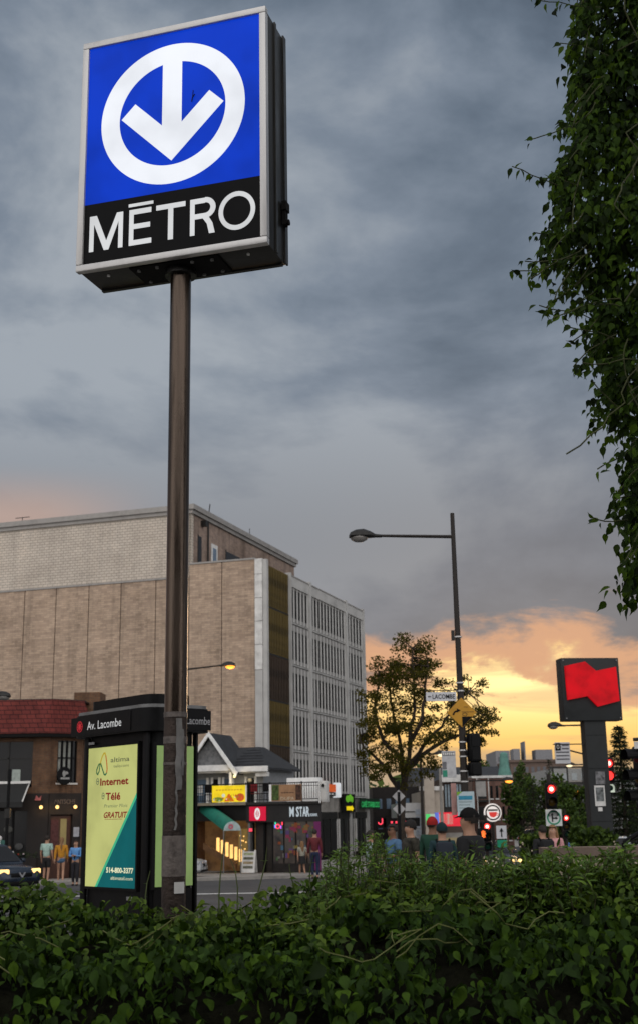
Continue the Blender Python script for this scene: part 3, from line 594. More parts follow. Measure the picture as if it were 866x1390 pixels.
# planters with flowers outside the restaurant
leaf_dull = mat('dull_foliage', (.018, .034, .012), .7, 0, .3, 9, 0, island=.5)
PL = thing('planter_box', 'dark wooden planter fence with small flowers in front of the brick restaurant', 'planter', (-14.9, 61.8, gz(61.8)+.13), 0)
for k in range(9): box('plank', (-.9, 1.4, -.03-.004*(k % 2), .03, .02+k*.105, .12+k*.105), clad, PL)
b = MB(); [b.box(x, x+.07, .03, .5, 0, .97) for x in (-.9, 1.33)]; b.build('planter_end', clad, PL)
b = MB()
for k in range(260):
    p = V((random.uniform(-.9, 1.4), random.uniform(.0, .45), random.uniform(.92, 1.22))); s_ = .05
    b.add([p+V((random.uniform(-s_, s_), random.uniform(-s_, s_), random.uniform(-s_, s_))) for _ in range(4)], [(0, 1, 2), (0, 2, 3)])
stuff(b.build('planting', leaf_dull, PL))
for k in range(7): MB().ball((random.uniform(-.8, 1.3), random.uniform(0, .3), random.uniform(1.05, 1.25)), .04, 4).build('flower', [mat('pale_petal', (.5, .4, .42), .7), mat('red_petal', (.4, .04, .03), .7)][k % 2], PL)
BO = thing('bollard_post', 'thin white marker post with round top beside the restaurant planter', 'post', (-14.55, 59.0, gz(59)+.13), 0)
MB().cyl((0, 0, 0), (0, 0, 1.75), .045).build('post', offwhite, BO, True); MB().ball((0, 0, 1.85), .11, 6).build('ball_top', offwhite, BO, True)
PP = thing('utility_pole', 'thin dark pole at the kerb before the brick restaurant', 'pole', (-14.0, 58.0, gz(58)+.13), 0)
MB().cyl((0, 0, 0), (0, 0, 4.8), .07).build('post', black, PP, True); MB().box(-.12, .12, -.1, .1, 2.7, 3.1).build('control_box', darkmetal, PP)

# ================================================================== GABLED HOUSE WITH TERRACE OVER A CORNER STORE
SA = V((-.239, 68.0, gz(68)+.13)); zo = 1.247-.13             # store-local z = world z + zo
ST = thing('corner_store', 'black fronted corner store with roof terrace below the gabled house', 'building', SA, -18.3)
fas = mat('black_fascia', (.014, .013, .013), .5, 0, .3, 2, .05)
MB().box(-4.05, .05, -.12, .0, 1.4+zo, 2.30+zo).build('fascia', fas, ST)
MB().box(-7.6, -4.06, .55, .7, 1.5+zo, 2.30+zo).build('fascia', fas, ST)
MB().slab([(-7.7, -.3), (.12, -.3), (.05, .1), (-2.35, 7.3), (-7.7, 7.3)], 2.305+zo, 2.42+zo).build('terrace_deck', darkmetal, ST)
MB().box(-7.7, -4.0, -.36, -.29, 2.30+zo, 2.44+zo).build('deck_edge', mat('tan_trim', (.22, .19, .14), .7), ST)
MB().slab([(-.1, .01), (0, .01), (-2.4, 7.2), (-2.5, 7.2)], 0, 2.3+zo).build('side_wall', fas, ST); MB().box(-7.6, -7.4, .7, 7.5, 0, 2.3+zo).build('side_wall', rbrick, ST); MB().box(-7.4, -2.5, 7.2, 7.3, 0, 2.3+zo).build('rear_wall', rbrick, ST)
MB().box(-7.4, -1.3, 3.2, 3.3, 0, 2.3+zo).build('inner_wall', mat('shop_interior_glow', (.12, .08, .06), .8, emit=(.07, .04, .02), es=1.0, evar=.5), ST)  # light inside the store put into this wall as a faint glow
# shop window with goods
sw = MB().box(-2.62, -.30, .02, .05, .45, 1.4+zo).build('shop_window', mat('shop_glass', (.02, .02, .025), .1, 0, .2, 1, 0, emit=(.035, .026, .018), es=1, evar=.5), ST)  # interior light of the store put into the glass as glow
for x in (-2.62, -2.0, -1.35, -.75, -.32): MB().box(x-.03, x+.03, -.02, .05, .1, 1.4+zo).build('mullion', black, sw)
goods = [(.55, .12, .03), (.10, .25, .40), (.45, .33, .06), (.32, .30, .26), (.12, .28, .09), (.50, .05, .14), (.20, .10, .35), (.42, .22, .06)]
for k in range(44):
    x = random.uniform(-2.55, -.45); z = random.uniform(.6, 2.35); w, h = random.uniform(.06, .22), random.uniform(.08, .28); c = random.choice(goods)
    MB().box(x, x+w, -.012-.0005*k, -.004, z, z+h).build('displayed_poster', lit('goods_%d' % goods.index(c), tuple(v*.22+.01 for v in c), 1.0, .6, 9), sw)  # shop light on the goods put into their colours as glow
MB().box(-.32, .0, -.10, -.0, .1, 1.4+zo).build('purple_banner', lit('purple_print', (.085, .016, .060), 1.0, .5, 2), ST)
MB().box(-2.62, -.32, -.03, .06, .0, .45).build('stall_riser', clad, ST)
nb = [lit('neon_red', (1.0, .06, .10), 1.6), lit('neon_blue', (.08, .25, 1.0), 1.6), lit('neon_green', (.05, .8, .45), 1.2), lit('neon_violet', (.5, .12, .9), 1.4)]
b = MB(); b.ring(-2.32, 2.30, .08, .13, -.05, -.03, n=20); b.build('neon_ring', nb[0], sw)
for k, (x, z) in enumerate(((-2.50, 2.22), (-2.48, 2.4), (-2.18, 2.18), (-2.1, 2.36))): MB().box(x, x+.06, -.05, -.03, z, z+.16).build('neon_bar', nb[(1, 2, 3, 0)[k]], sw)
# store entrance
en = MB().box(-3.75, -2.7, .45, .5, .0, 1.4+zo).build('entrance_door', mat('dim_doorway', (.03, .025, .022), .4), ST)
for x in (-3.85, -3.2, -2.66): MB().box(x-.05, x+.05, .3, .5, 0, 1.4+zo).build('door_post', black, en)
MB().box(-3.98, -3.86, -.05, .5, 0, 1.4+zo).build('pier', grey, ST)
rs = thing('round_logo_sign', 'square red sign with white oval on the black store fascia', 'sign', SA+RZ(-18.3) @ V((-3.38, -.13, 1.48+zo)), -18.3)
MB().box(-.45, .45, -.10, 0, 0, .72).build('sign_board', lit('lit_crimson', (.58, .012, .045), 1.0, .08), rs)
b = MB(); b.ring(0, .36, .17, .30, -.115, -.10, n=32, sx=.52); b.box(-.025, .025, -.115, -.10, .22, .50); b.build('white_oval', lit('lit_logo_white', (.80, .78, .78), 1.0), rs)
ms = thing('store_sign', 'pale raised letters reading M STAR on the black store fascia', 'sign', SA+RZ(-18.3) @ V((-1.0, -.13, 1.55+zo)), -18.3)
for i, ch in enumerate(('M', 'S', 'T', 'A', 'R')):
    MB().text(ch, (-.62, -.26, -.08, .10, .30)[i], .12, .50, (.24, .16, .16, .19, .17)[i], y=-.03, d=.03, bold=.02).build('letter', lit('lit_pale_blue', (.46, .52, .56), 1.0), ms)
MB().text('SCHOOL', .49, .12, .14, .42, y=-.03, d=.03).build('lettering', MATS['lit_pale_blue'], ms)
# small red lights
MB().box(-3.90, -3.74, -.1, -.05, .95+zo, 1.10+zo).build('red_neon', nb[0], ST)
# left entrance bay: steps with lamps, brick
MB().box(-7.4, -4.0, 2.2, 2.3, 0, 2.3+zo).build('bay_wall', mat('warm_wall_glow', (.12, .075, .045), .8, emit=(.06, .030, .010), es=1.0, evar=.5), ST)  # lamp light in the bay put into the wall as glow
b = MB(); b.prism([(-6.9, 1.5), (-6.9, 1.15), (-5.0, .10), (-5.0, .45)], .8, .95); b.build('stair_rail', kraft, ST)
for k in range(6): MB().box(-6.3+k*.26, -6.16+k*.26, 1.2, 1.3, .95-k*.09, 1.75-k*.12).build('lantern', lit('amber_lamp', (1.0, .58, .18), 1.5, .2), ST)
b2 = 0
for k in range(16):
    MB().ball((random.uniform(-5.0, -4.1), 1.1, random.uniform(.7, 1.9)), .045, 4).build('string_bulb', MATS['amber_lamp'], ST)
for k in range(5): MB().box(-5.3+k*.26, -5.1+k*.26, 1.9, 2.0, .3, 2.2).build('lit_wall_glow', lit('amber_wall_glow', (.17, .11, .035), 1.0, .8, 6), ST)  # yellow lit wall: its light put into plain panels as glow
ca = thing('entrance_canopy', 'green half-round fabric canopy sloping out over the entrance left of the store', 'awning', SA+RZ(-18.3) @ V((-6.62, .6, 0)), -18.3)
n = 12; vs = []; e0 = V((.0, .0, 2.02+zo)); e1 = V((2.55, -2.6, 1.02+zo))
for p, r_ in ((e0, .42), (e1, .46)):
    for k in range(n+1): a = PI*k/n; vs.append(p+V((.707, .45, 0))*(-math.cos(a)*r_*1.15)+V((0, 0, math.sin(a)*r_)))
fs = [(k, k+1, n+2+k, n+1+k) for k in range(n)]
MB().add(vs, fs).build('canvas', green_canvas, ca, True)
MB().add(vs[n+1:], [tuple(range(n+1))]).build('end_panel', mat('pale_canvas', (.34, .42, .42), .8), ca)
c_ = e1+V((-.05, -.07, .2)); MB(T(c_) @ RZ(32)).ring(0, 0, .05, .13, -.02, 0, n=16).build('emblem', mat('pink_print', (.45, .12, .16), .7), ca)
b = MB(); b.tube([vs[n+1], (vs[n+1].x, vs[n+1].y, 0)], .03, 6); b.tube([vs[-1], (vs[-1].x, vs[-1].y, 0)], .03, 6); b.build('canopy_post', grey, ca)
# terrace railing
RL = thing('terrace_railing', 'black iron balcony railing along the terrace above the store', 'railing', SA+RZ(-18.3) @ V((0, -.28, 2.42+zo)), -18.3)
b = MB(); b.box(-7.6, .1, -.02, .02, .93, .98); b.box(-7.6, .1, -.015, .015, .10, .14); b.box(-7.6, .1, -.015, .015, .78, .81); b.build('rail', black, RL)
b = MB(RZ(18.4)); b.box(.03, .07, .1, 7.0, .93, .98); b.box(.03, .07, .1, 7.0, .10, .14); b.build('rail', black, RL)
ba = MB().box(-.011, .011, -.011, .011, .12, .95).build('baluster', black, RL, loc=(-7.5, 0, 0))
for k in range(1, 59): inst(ba, RL, (-7.5+k*.13, 0, 0))
for x in (-7.6, -5.9, -4.0, -2.66, -.9, .08): MB().box(x-.03, x+.03, -.03, .03, 0, 1.02).build('post', black, RL)
MB().box(.05, .11, -.04, .02, -.1, 1.02).build('end_post', white, RL)
bn = thing('food_banner', 'bright lit yellow banner with food pictures on the terrace railing', 'banner', SA+RZ(-18.3) @ V((-4.95, -.34, 2.46+zo)), -18.3)
MB().box(-.95, .95, -.02, 0, 0, .86).build('panel', lit('lit_banner_yellow', (.86, .62, .02), 1.0, .25, 2.2), bn); MB().box(.95, 1.02, -.02, 0, 0, .86).build('edge_strip', white, bn)
bb = lambda m_, *a, **k: MB().add(*a).build(k['n'], m_, bn)
MB().prism([(-.25, .04), (.32, .04), (.22, .2), (.05, .42), (-.02, .42), (-.15, .2)], -.03, -.02).build('dish_picture', lit('lit_orange_red', (.62, .10, .01), 1.0, .3, 8), bn)
MB().ball((.66, -.02, .24), .24, 6, (1, .06, .85)).build('dish_picture', lit('lit_orange', (.50, .085, .02), 1.0), bn); MB().ball((-.6, -.02, .15), .2, 5, (1.5, .06, .6)).build('dish_picture', lit('lit_green_dish', (.16, .22, .03), 1.0, .4, 9), bn); MB().ball((-.3, -.02, .34), .1, 5, (1, .06, 1)).build('dish_picture', lit('lit_pale', (.6, .65, .5), 1.0), bn)
for k in range(30):
    c_ = [lit('lit_orange_red', (0, 0, 0)), lit('lit_orange', (0, 0, 0)), MATS['lit_green_dish'], MATS['lit_pale'], lit('lit_ochre', (.55, .30, .02), 1.0)][k % 5]
    MB(T((random.uniform(-.85, .85), -.025-.0004*k, random.uniform(.04, .36))) @ Matrix.Rotation(random.uniform(0, 3), 4, 'Y')).box(-random.uniform(.02, .07), random.uniform(.02, .07), -.004, 0, -.02, random.uniform(.01, .05)).build('dish_picture', c_, bn)
for k in range(9): MB().box(-.72+k*.17, -.60+k*.17, -.028, -.02, .60, .66).build('printed_glyph', lit('lit_ochre', (.55, .30, .02), 1.0), bn)
bn = thing('menu_banner', 'brown and green printed banner on the terrace railing above the M STAR letters', 'banner', SA+RZ(-18.3) @ V((-1.72, -.34, 2.45+zo)), -18.3)
MB().box(-.82, .85, -.02, 0, 0, .84).build('panel', mat('brown_print', (.30, .17, .09), .6, 0, .2, 3), bn); MB().box(-.95, -.82, -.02, 0, 0, .86).build('edge_strip', white, bn)
MB().box(-.80, -.40, -.03, -.02, .05, .82).build('plant_print', mat('green_print', (.05, .085, .02), .6, 0, .6, 9), bn); MB().box(.52, .83, -.03, -.02, .05, .8).build('figure_print', mat('dark_print', (.06, .03, .02), .6, 0, .8, 9), bn)
MB().text('DUPA', -.3, .05, .17, .75, y=-.03, d=.003).build('lettering', mat('cream_print', (.5, .45, .34), .7), bn)
for k in range(5): MB().box(-.28+k*.15, -.17+k*.15, -.028, -.02, .40, .45).build('printed_glyph', mat('dark_print', (.06, .03, .02)), bn)
# terrace chairs
def chair(x, y, rz, m_, lab):
    t = thing('terrace_chair', lab, 'chair', SA+RZ(-18.3) @ V((x, y, 2.42+zo)), rz, 'chairs on the store terrace')
    box('seat', (-.2, .2, -.2, .2, .44, .48), m_, t); box('backrest', (-.2, .2, .18, .22, .55, .95), m_, t)
    for sx in (-.18, .18):
        for sy in (-.18, .2): box('leg', (sx-.015, sx+.015, sy-.015, sy+.015, 0, .44 if sy < 0 else .56), darkmetal, t)
chair(-3.7, .3, 160, mat('crimson_fabric', (.20, .015, .02), .8), 'dark red chair right of the yellow banner on the terrace'); chair(-3.2, .5, 200, blackm, 'black terrace chair left of the brown menu banner')
for k, x in enumerate((-6.9, -6.45)): chair(x, .4, 170+20*k, blackm if k else offwhite, ['pale terrace chair near the left end of the railing', 'black terrace chair left of the yellow banner'][k])
# the house itself
shg = mat('dark_shingles', (.032, .034, .038), .85, 0, .35, 2.5, .4, 30)
siding = mat('grey_siding', (.24, .25, .26), .75, 0, .12, 3, .1)
HS = thing('gabled_house', 'small grey house with white trimmed gables and dark shingle roof behind the terrace', 'house', SA+RZ(-18.3) @ V((-8.2, 5.25, 0)), -18.3)
z_ = lambda w: w+zo
MB().box(-3.2, 2.95, .3, 5.5, 2.42+zo, z_(4.35)).build('wall', siding, HS)
for (x0, x1, mm) in ((-1.3, -.5, glassb), (-.2, .25, glass), (.5, 1.1, glassb), (1.9, 2.5, glass)):
    w_ = MB().box(x0, x1, .26, .31, z_(2.5), z_(3.85)).build('window', mm, HS)
    for xx in (x0, x1): MB().box(xx-.06, xx+.06, .2, .3, z_(2.45), z_(3.95)).build('window_frame', white, w_)
def roofplane(name, pts, m_=shg, th=.12): return MB().add([V(p) for p in pts]+[V(p)-V((0, 0, th)) for p in pts], [(0, 1, 2, 3), (7, 6, 5, 4)]+[(i, (i+1) % 4, (i+1) % 4+4, i+4) for i in range(4)]).build(name, m_, HS)
zr, zee = z_(5.72), z_(4.42)
roofplane('roof', [(-3.5, -.35, zee), (3.45, -.35, zee), (1.95, 2.3, zr), (-3.5, 2.3, zr)]); roofplane('roof', [(3.45, -.35, zee), (3.45, 5.5, zee), (1.96, 3.2, zr), (1.96, 2.3, zr)])
for k in range(7): MB().box(.9+k*.07, 3.35-k*.19, -.34+k*.36, -.30+k*.36, zee+.02+k*.177, zee+.05+k*.177).build('shingle_course', shg, HS)
MB().box(.85, 3.5, -.47, -.36, z_(4.20), z_(4.50)).build('fascia', white, HS); MB().box(.9, 3.3, -.3, .3, z_(4.12), z_(4.19)).build('soffit', offwhite, HS); MB().box(2.7, 3.4, -.3, .1, z_(3.92), z_(4.15)).build('corbel', offwhite, HS)
# front gable
ax, az_, ex_, ez_ = 0.0, z_(6.45), 1.72, z_(4.15)
for s_ in (-1, 1):
    roofplane('gable_roof', [(ax, -.75, az_), (ax, 2.6, az_), (s_*ex_, 2.6, ez_), (s_*ex_, -.75, ez_)][::s_], th=.1)
    b = MB(); b.prism([(ax, az_+.06), (ax, az_-.22), (s_*(ex_-.02), ez_-.22), (s_*(ex_+.1), ez_+.0)][::s_], -.86, -.76); b.build('bargeboard', white, HS)
MB().prism([(0, az_-.25), (-1.5, z_(4.45)), (1.5, z_(4.45))], -.42, -.35).build('gable_wall', mat('grey_shakes', (.17, .175, .18), .85, 0, .3, 6, .4), HS)
MB().box(-3.4, 1.2, -.62, -.43, z_(4.28), z_(4.62)).build('porch_beam', white, HS); MB().box(-3.4, 1.3, -.5, .28, z_(4.18), z_(4.27)).build('soffit', offwhite, HS)
for x in (-1.6, 1.25): MB().box(x-.07, x+.07, -.55, -.41, z_(2.42), z_(4.2)).build('porch_post', white, HS)
for x in (-.9, 1.62): 
    l_ = MB().box(x-.05, x+.05, -.75, -.66, z_(4.0), z_(4.12)).build('flood_lamp', darkmetal, HS); MB().ball((x, -.8, z_(3.95)), .085, 6).build('bulb', lit('flood_bulb', (1, .82, .35), 1.6), l_, True)
ac = thing('rooftop_cabinet', 'low white cabinet behind the terrace at the foot of the office block', 'cabinet', SA+RZ(-18.3) @ V((-2.4, 4.6, 2.42+zo)), -18.3)
MB().box(-1.1, .75, 0, .8, 0, 1.35, b=.04).build('body', white, ac, True); MB().box(.85, 1.2, 0, .6, 0, 1.15, b=.03).build('side_unit', offwhite, ac, True); MB().ball((1.02, -.02, .9), .10, 5, (1, .3, 1)).build('fan', black, ac)
sb = thing('sandwich_board', 'white folding menu board on the pavement in front of the store', 'sign board', SA+RZ(-18.3) @ V((-3.45, -1.2, 0)), -18.3)
for s_ in (0, 180):
    p_ = MB(RZ(s_) @ T((0, -.25, 0)) @ Matrix.Rotation(R(-11), 4, 'X')); p_.box(-.36, .36, 0, .03, .05, 1.1); p_.box(-.36, -.28, 0, .03, 1.1, 1.18); p_.box(.28, .36, 0, .03, 1.1, 1.18); q_ = p_.build('board', offwhite, sb)
    if s_ == 0:
        for k, c in enumerate(((.30, .33, .20), (.10, .10, .07), (.28, .22, .13), (.12, .12, .09))):
            p_ = MB(T((0, -.25, 0)) @ Matrix.Rotation(R(-11), 4, 'X')); p_.box(-.28, .26, -.008, 0, .92-k*.22, 1.05-k*.22); p_.build('menu_picture', mat('menu_%d' % k, c, .6, 0, .5, 14), q_)
def lamp_light(name, p, e, c=(1, .6, .25)):
    l_ = bpy.data.lights.new(name, 'POINT'); l_.energy = e; l_.color = c; l_.shadow_soft_size = .1; o = bpy.data.objects.new(name, l_); COL.objects.link(o); o.location = p
for (M_, x) in ((Matrix(), -.30), (MC, .30), (MC, 1.28)): lamp_light('wall_lamp_light', RA+M_ @ V((x, -.42, 3.25)), 7)
lamp_light('string_light', SA+RZ(-18.3) @ V((-4.9, .6, 1.7)), 22); lamp_light('flood_light', HS.location+RZ(-18.3) @ V((1.62, -1.0, z_(3.8))), 12, (1, .8, .45))
# ================================================================== STREET FURNITURE
polem = mat('dark_pole_paint', (.020, .016, .014), .5, .2, .25, 6, .1)
def lamp_head(parent, x, z, side, lit_=None, y=0.0, s=1.0):
    """cobra head at (x, z), nose pointing to side (-1 left)"""
    prof = [(-.38, .0), (-.34, .10), (-.2, .17), (0, .19), (.18, .12), (.30, .05), (.46, .03)]
    b = MB(); n = 14; vs = []
    for (t, h) in prof:
        w = {(-.38): .03}.get(t, .05 if t > .25 else .16)
        for k in range(n):
            a = 2*PI*k/n; vs.append((x-side*t*s, y+w*s*math.cos(a), z+s*(max(h, .02)*max(0, math.sin(a)) - .05*max(0, -math.sin(a)))))
    fs = [(i*n+k, i*n+(k+1) % n, (i+1)*n+(k+1) % n, (i+1)*n+k) for i in range(len(prof)-1) for k in range(n)]
    hd_ = b.add(vs, fs+[tuple(range(n)), tuple((len(prof)-1)*n+k for k in range(n))]).build('lamp_head', darkmetal, parent, True)
    MB().ball((x+side*.12*s, y, z-.05*s), .19*s, 6, (1.2, .85, .62)).build('lens', lit_ or mat('clear_lens', (.16, .15, .14), .2, 0, .2, 3, 0), hd_, True)
def street_lamp(label, x, y, h, arm, z_arm, m_=polem, r=.085, lit_=None, rise=0.0, group='street lamps'):
    z0 = gz(y)
    t = thing('street_lamp', label, 'street lamp', (x, y, z0), 0, group)
    b = MB(); b.tube([(0, 0, 0), (0, 0, h-z0)], [r*1.25, r*.62], 14); b.build('pole', m_, t, True)
    b = MB(); b.lathe([(r*2.4, 0), (r*2.4, .04), (r*1.7, .06), (r*1.6, .5), (r*1.2, .55)], 14); b.build('base_cover', m_, t, True)
    s = 1 if arm > 0 else -1
    if arm:
        b = MB(); b.tube([(0, 0, z_arm-z0), (arm*.5, 0, z_arm-z0+rise*.6), (arm-s*.45, 0, z_arm-z0+rise)], [.045, .04, .035], 8); b.build('arm', m_, t, True)
        lamp_head(t, arm-s*.12, z_arm-z0+rise, s, lit_)
    return t
SL = street_lamp('tall dark street lamp holding the LACOMBE sign, unlit head over the road', 3.42, 32, 9.12, -2.42, 8.50, rise=.06)
b = MB()
for z in (5.9, 4.75, 4.55, 3.3, 3.1, 2.95, 2.6, 2.35): b.cyl((0, 0, z+.47), (0, 0, z+.50), .103, n=14)
b.build('strap', alu, SL, True)
MB().box(-.16, -.08, -.05, .05, 6.3, 6.55).build('junction_box', darkmetal, SL)
so_ = V((3.42, 32, 0))
t = thing('street_name_sign', 'white street name plate reading LACOMBE with a left arrow on the lamp post', 'street sign', so_+V((-.49, -.12, 4.42)), 4)
MB().box(-.38, .38, -.012, .012, -.11, .11, b=.006).build('plate', mat('sign_white', (.50, .50, .52), .5, 0, .1, 3), t); MB().box(-.40, .42, -.01, .01, .14, .16).build('bracket', darkmetal, t)
b = MB(); b.text('LACOMBE', -.22, -.055, .115, .56, y=-.016, d=.003, bold=.02); b.build('lettering', black, t); b = MB(); b.prism([(-.34, 0), (-.30, .03), (-.30, .01), (-.25, .01), (-.25, -.01), (-.30, -.01), (-.30, -.03)], -.016, -.012); b.build('arrow', black, t)
t = thing('detour_sign', 'orange diamond warning sign with curved arrow on the lamp post', 'road sign', so_+V((.0, -.14, 4.02)), 0)
dm = Matrix.Rotation(R(45), 4, 'Y'); MB(dm).box(-.26, .26, -.012, .012, -.26, .26, b=.006).build('plate', mat('sign_orange', (.42, .21, .022), .5, 0, .12, 4), t)
b = MB(); b.ring(-.115, -.06, .075, .115, -.018, -.012, 90, 180, 10); b.prism([(-.12, -.005+.005), (-.12, .105), (-.03, .05)], -.018, -.012); b.build('curved_arrow', black, t)
b = MB(); b.box(.0, .30, -.017, -.012, .008, .018); b.ring(.07, -.045, .03, .04, -.017, -.012, n=16, sx=1.6); b.box(.05, .15, -.017, -.012, .13, .14); b.build('small_print', mat('dull_black', (.03, .02, .012), .6), t)
MB().prism([(.0, -.36), (.0, -.10), (.255, -.10)], -.018, -.012).build('patch', blackm, t)
def sign_panel(name, label, cat, loc, w, h, m_, rz=0, d=.02):
    t = thing(name, label, cat, loc, rz); MB().box(-w/2, w/2, -d, 0, -h/2, h/2, b=.004).build('plate', m_, t); return t
t = sign_panel('pole_banner', 'white and green banner panel left of the lamp post', 'banner', so_+V((-.36, -.02, 2.78)), .34, .64, mat('banner_grey', (.40, .40, .41), .7, 0, .2, 5))
MB().box(-.16, -.05, -.026, -.02, -.30, -.14).build('green_print', mat('teal_print', (.03, .20, .13), .6), t); MB().box(-.16, -.06, -.026, -.02, -.12, .06).build('grey_print', mat('greyprint', (.13, .13, .14), .6), t); MB().box(-.16, .15, -.026, -.02, .21, .29).build('grey_print', MATS['greyprint'], t)
for k in range(6): MB().box(-.145+k*.05, -.11+k*.05, -.030, -.026, .225, .275).build('printed_glyph', offwhite, t)
t = sign_panel('bus_stop_sign', 'pale blue and white information plate low on the lamp post', 'sign', so_+V((.0, -.14, 1.83)), .42, .58, mat('notice_blue_white', (.36, .44, .47), .55, 0, .1, 4), -6)
MB().box(-.17, .16, -.026, -.02, .10, .19).build('blue_band', mat('sign_blue', (.03, .20, .30), .5), t)
for k in range(4): MB().box(-.17, .15-.05*(k % 2), -.025, -.02, .04-k*.07, .055-k*.07).build('text_line', mat('text_grey', (.16, .19, .20), .7), t)
MB().prism([(-.21, .29), (-.21, .19), (-.08, .29)], -.026, -.02).build('green_corner', mat('lime_print', (.16, .30, .03), .6), t)
t = sign_panel('blank_sign', 'weathered pale sign back beside the lamp post', 'sign', so_+V((.40, .02, 2.18)), .24, .36, mat('weathered_sign', (.26, .25, .24), .7))
t = sign_panel('pink_notice', 'narrow pinkish strip panel left of the bus plate', 'notice', so_+V((-.27, .02, 1.95)), .13, .75, mat('pinkish_panel', (.33, .19, .17), .7))

lens_off = {c: mat('lens_'+c, v, .3, 0, .2, 3, 0) for c, v in (('red', (.06, .006, .006)), ('amber', (.06, .035, .004)), ('green', (.004, .035, .02)))}
lred = lit('lit_red_lens', (1.0, .035, .03), 2.6); lredc = lit('lit_red_core', (1.0, .62, .50), 3.0); lhand = lit('lit_hand', (1.0, .16, .03), 1.8)
def signal_head(parent, x, z, on='red', back=False, s=1.0, y=0.0, rz=0.0):
    M_ = T((x, y, z)) @ RZ(rz) @ Matrix.Scale(s, 4)
    h_ = MB(M_).box(-.15, .15, -.02, .19, -.175, .51, b=.035).box(-.15, .15, -.02, .19, -.51, -.18, b=.035).box(-.11, .11, .18, .215, -.47, -.22).box(-.11, .11, .18, .215, -.12, .12).box(-.11, .11, .18, .215, .2, .47).build('signal_housing', black, parent, True)
    for k, c in enumerate(('red', 'amber', 'green')):
        zz_ = .34-.34*k
        q = MB(M_); q.add([(.125*math.cos(a), yy, zz_+.125*math.sin(a)) for yy in (-.02, -.24) for a in [R(-20+220*i/12) for i in range(13)]], [(i, i+1, i+14, i+13) for i in range(12)]); q.build('visor', black, h_)
        on_ = (c == on)
        MB(M_ @ T((0, -.025, zz_)) @ Matrix.Rotation(R(90), 4, 'X')).lathe([(.001, .04), (.06, .03), (.11, 0), (.11, -.01)], 16).build('lens', lred if on_ else lens_off[c], h_, True)
        if on_: MB(M_ @ T((0, -.075, zz_)) @ Matrix.Rotation(R(90), 4, 'X')).lathe([(.001, .015), (.05, .008), (.06, 0)], 14).build('lens_core', lredc, h_, True)
    return h_
def signal_post(label, x, y, zc, on='red', rz=0, top=None, h=.0):
    z0 = gz(y); t = thing('traffic_light', label, 'traffic light', (x, y, z0), rz, 'traffic lights at the crossing')
    b = MB(); b.cyl((0, .28, 0), (0, .28, zc-z0+.75), .055, n=10); b.cyl((0, .28, zc-z0), (0, .2, zc-z0), .04); b.build('post', polem, t, True)
    signal_head(t, 0, zc-z0, on); return t
# dark signal seen from behind, fixed to the lamp post
t = thing('traffic_light', 'dark unlit signal head fixed to the right of the tall lamp post', 'traffic light', so_+V((.24, .05, 3.0)), 0, 'traffic lights at the crossing')
signal_head(t, 0, 0, None, rz=200)
TL = signal_post('traffic light showing red above the green ringed turn sign', 6.22, 36, 1.88)
t = sign_panel('turn_sign', 'white square road sign with green ring and black straight or right arrow', 'road sign', (6.24, 35.95, 1.46), .44, .44, mat('sign_bright_white', (.55, .56, .55), .5, 0, .08, 4))
b = MB(); b.ring(0, 0, .15, .19, -.026, -.02, n=32); b.build('green_ring', mat('sign_green', (.01, .22, .12), .5), t)
b = MB(); b.box(-.06, -.025, -.026, -.02, -.11, .07); b.prism([(-.085, .06), (0, .06), (-.0425, .13)], -.026, -.02); b.box(-.025, .06, -.027, -.02, -.03, .005); b.prism([(.05, -.055), (.05, .03), (.115, -.0125)], -.026, -.02); b.build('black_arrow', black, t)
signal_post('small far traffic light showing red right of the turn sign', at(768, 1116, 60).x, 60, at(768, 1121, 60).z)
signal_post('traffic light showing red under the round coffee shop sign', 5.88, 48, at(661, 1122, 48).z-.34)
t = thing('pedestrian_signal', 'pedestrian signal with a lit orange hand below the red light', 'pedestrian signal', (5.72, 47.9, gz(48)), 0)
zc = at(658, 1132, 48).z-gz(48); MB().box(-.2, .2, 0, .2, zc-.2, zc+.2, b=.02).build('housing', black, t, True); b = MB(); b.box(-.05, .07, -.01, 0, zc-.13, zc+.02)
for k in range(4): b.box(-.06+.035*k, -.035+.035*k, -.01, 0, zc+.02, zc+.13-.02*abs(k-1.5))
b.add([(.07, -.005, zc-.05), (.11, -.005, zc+.03), (.09, -.005, zc+.04), (.07, -.005, zc+.0)], [(0, 1, 2, 3)]); b.build('hand_symbol', lhand, t); MB().cyl((.16, .25, 0), (.16, .25, zc+.2), .05).build('post', polem, t, True)
# near signal cluster on the right edge
NS = thing('traffic_light', 'near dark signal cluster on a mast at the right edge before the spruce', 'traffic light', (5.55, 22, gz(22)), 0, 'traffic lights at the crossing')
b = MB(); b.cyl((0, 0, 0), (0, 0, 3.1), .07, .06, 12); b.build('post', polem, NS, True)
hz_ = at(848, 1055, 22).z-gz(22); signal_head(NS, -.26, hz_, None, rz=-75); signal_head(NS, .12, hz_+.04, None, rz=190, y=-.2)
b = MB(); b.tube([(-.3, 0, hz_+.62), (1.5, 0, hz_+.66)], .03, 8); b.tube([(-.25, 0, hz_-.5), (0, 0, hz_-.5)], .03, 8); b.build('bracket_arm', polem, NS, True)
sg_ = sign_panel('mast_sign', 'small pale sign on the signal mast at the right edge', 'sign', at(862, 1012, 22)+V((.08, -.1, 0)), .26, .12, offwhite)
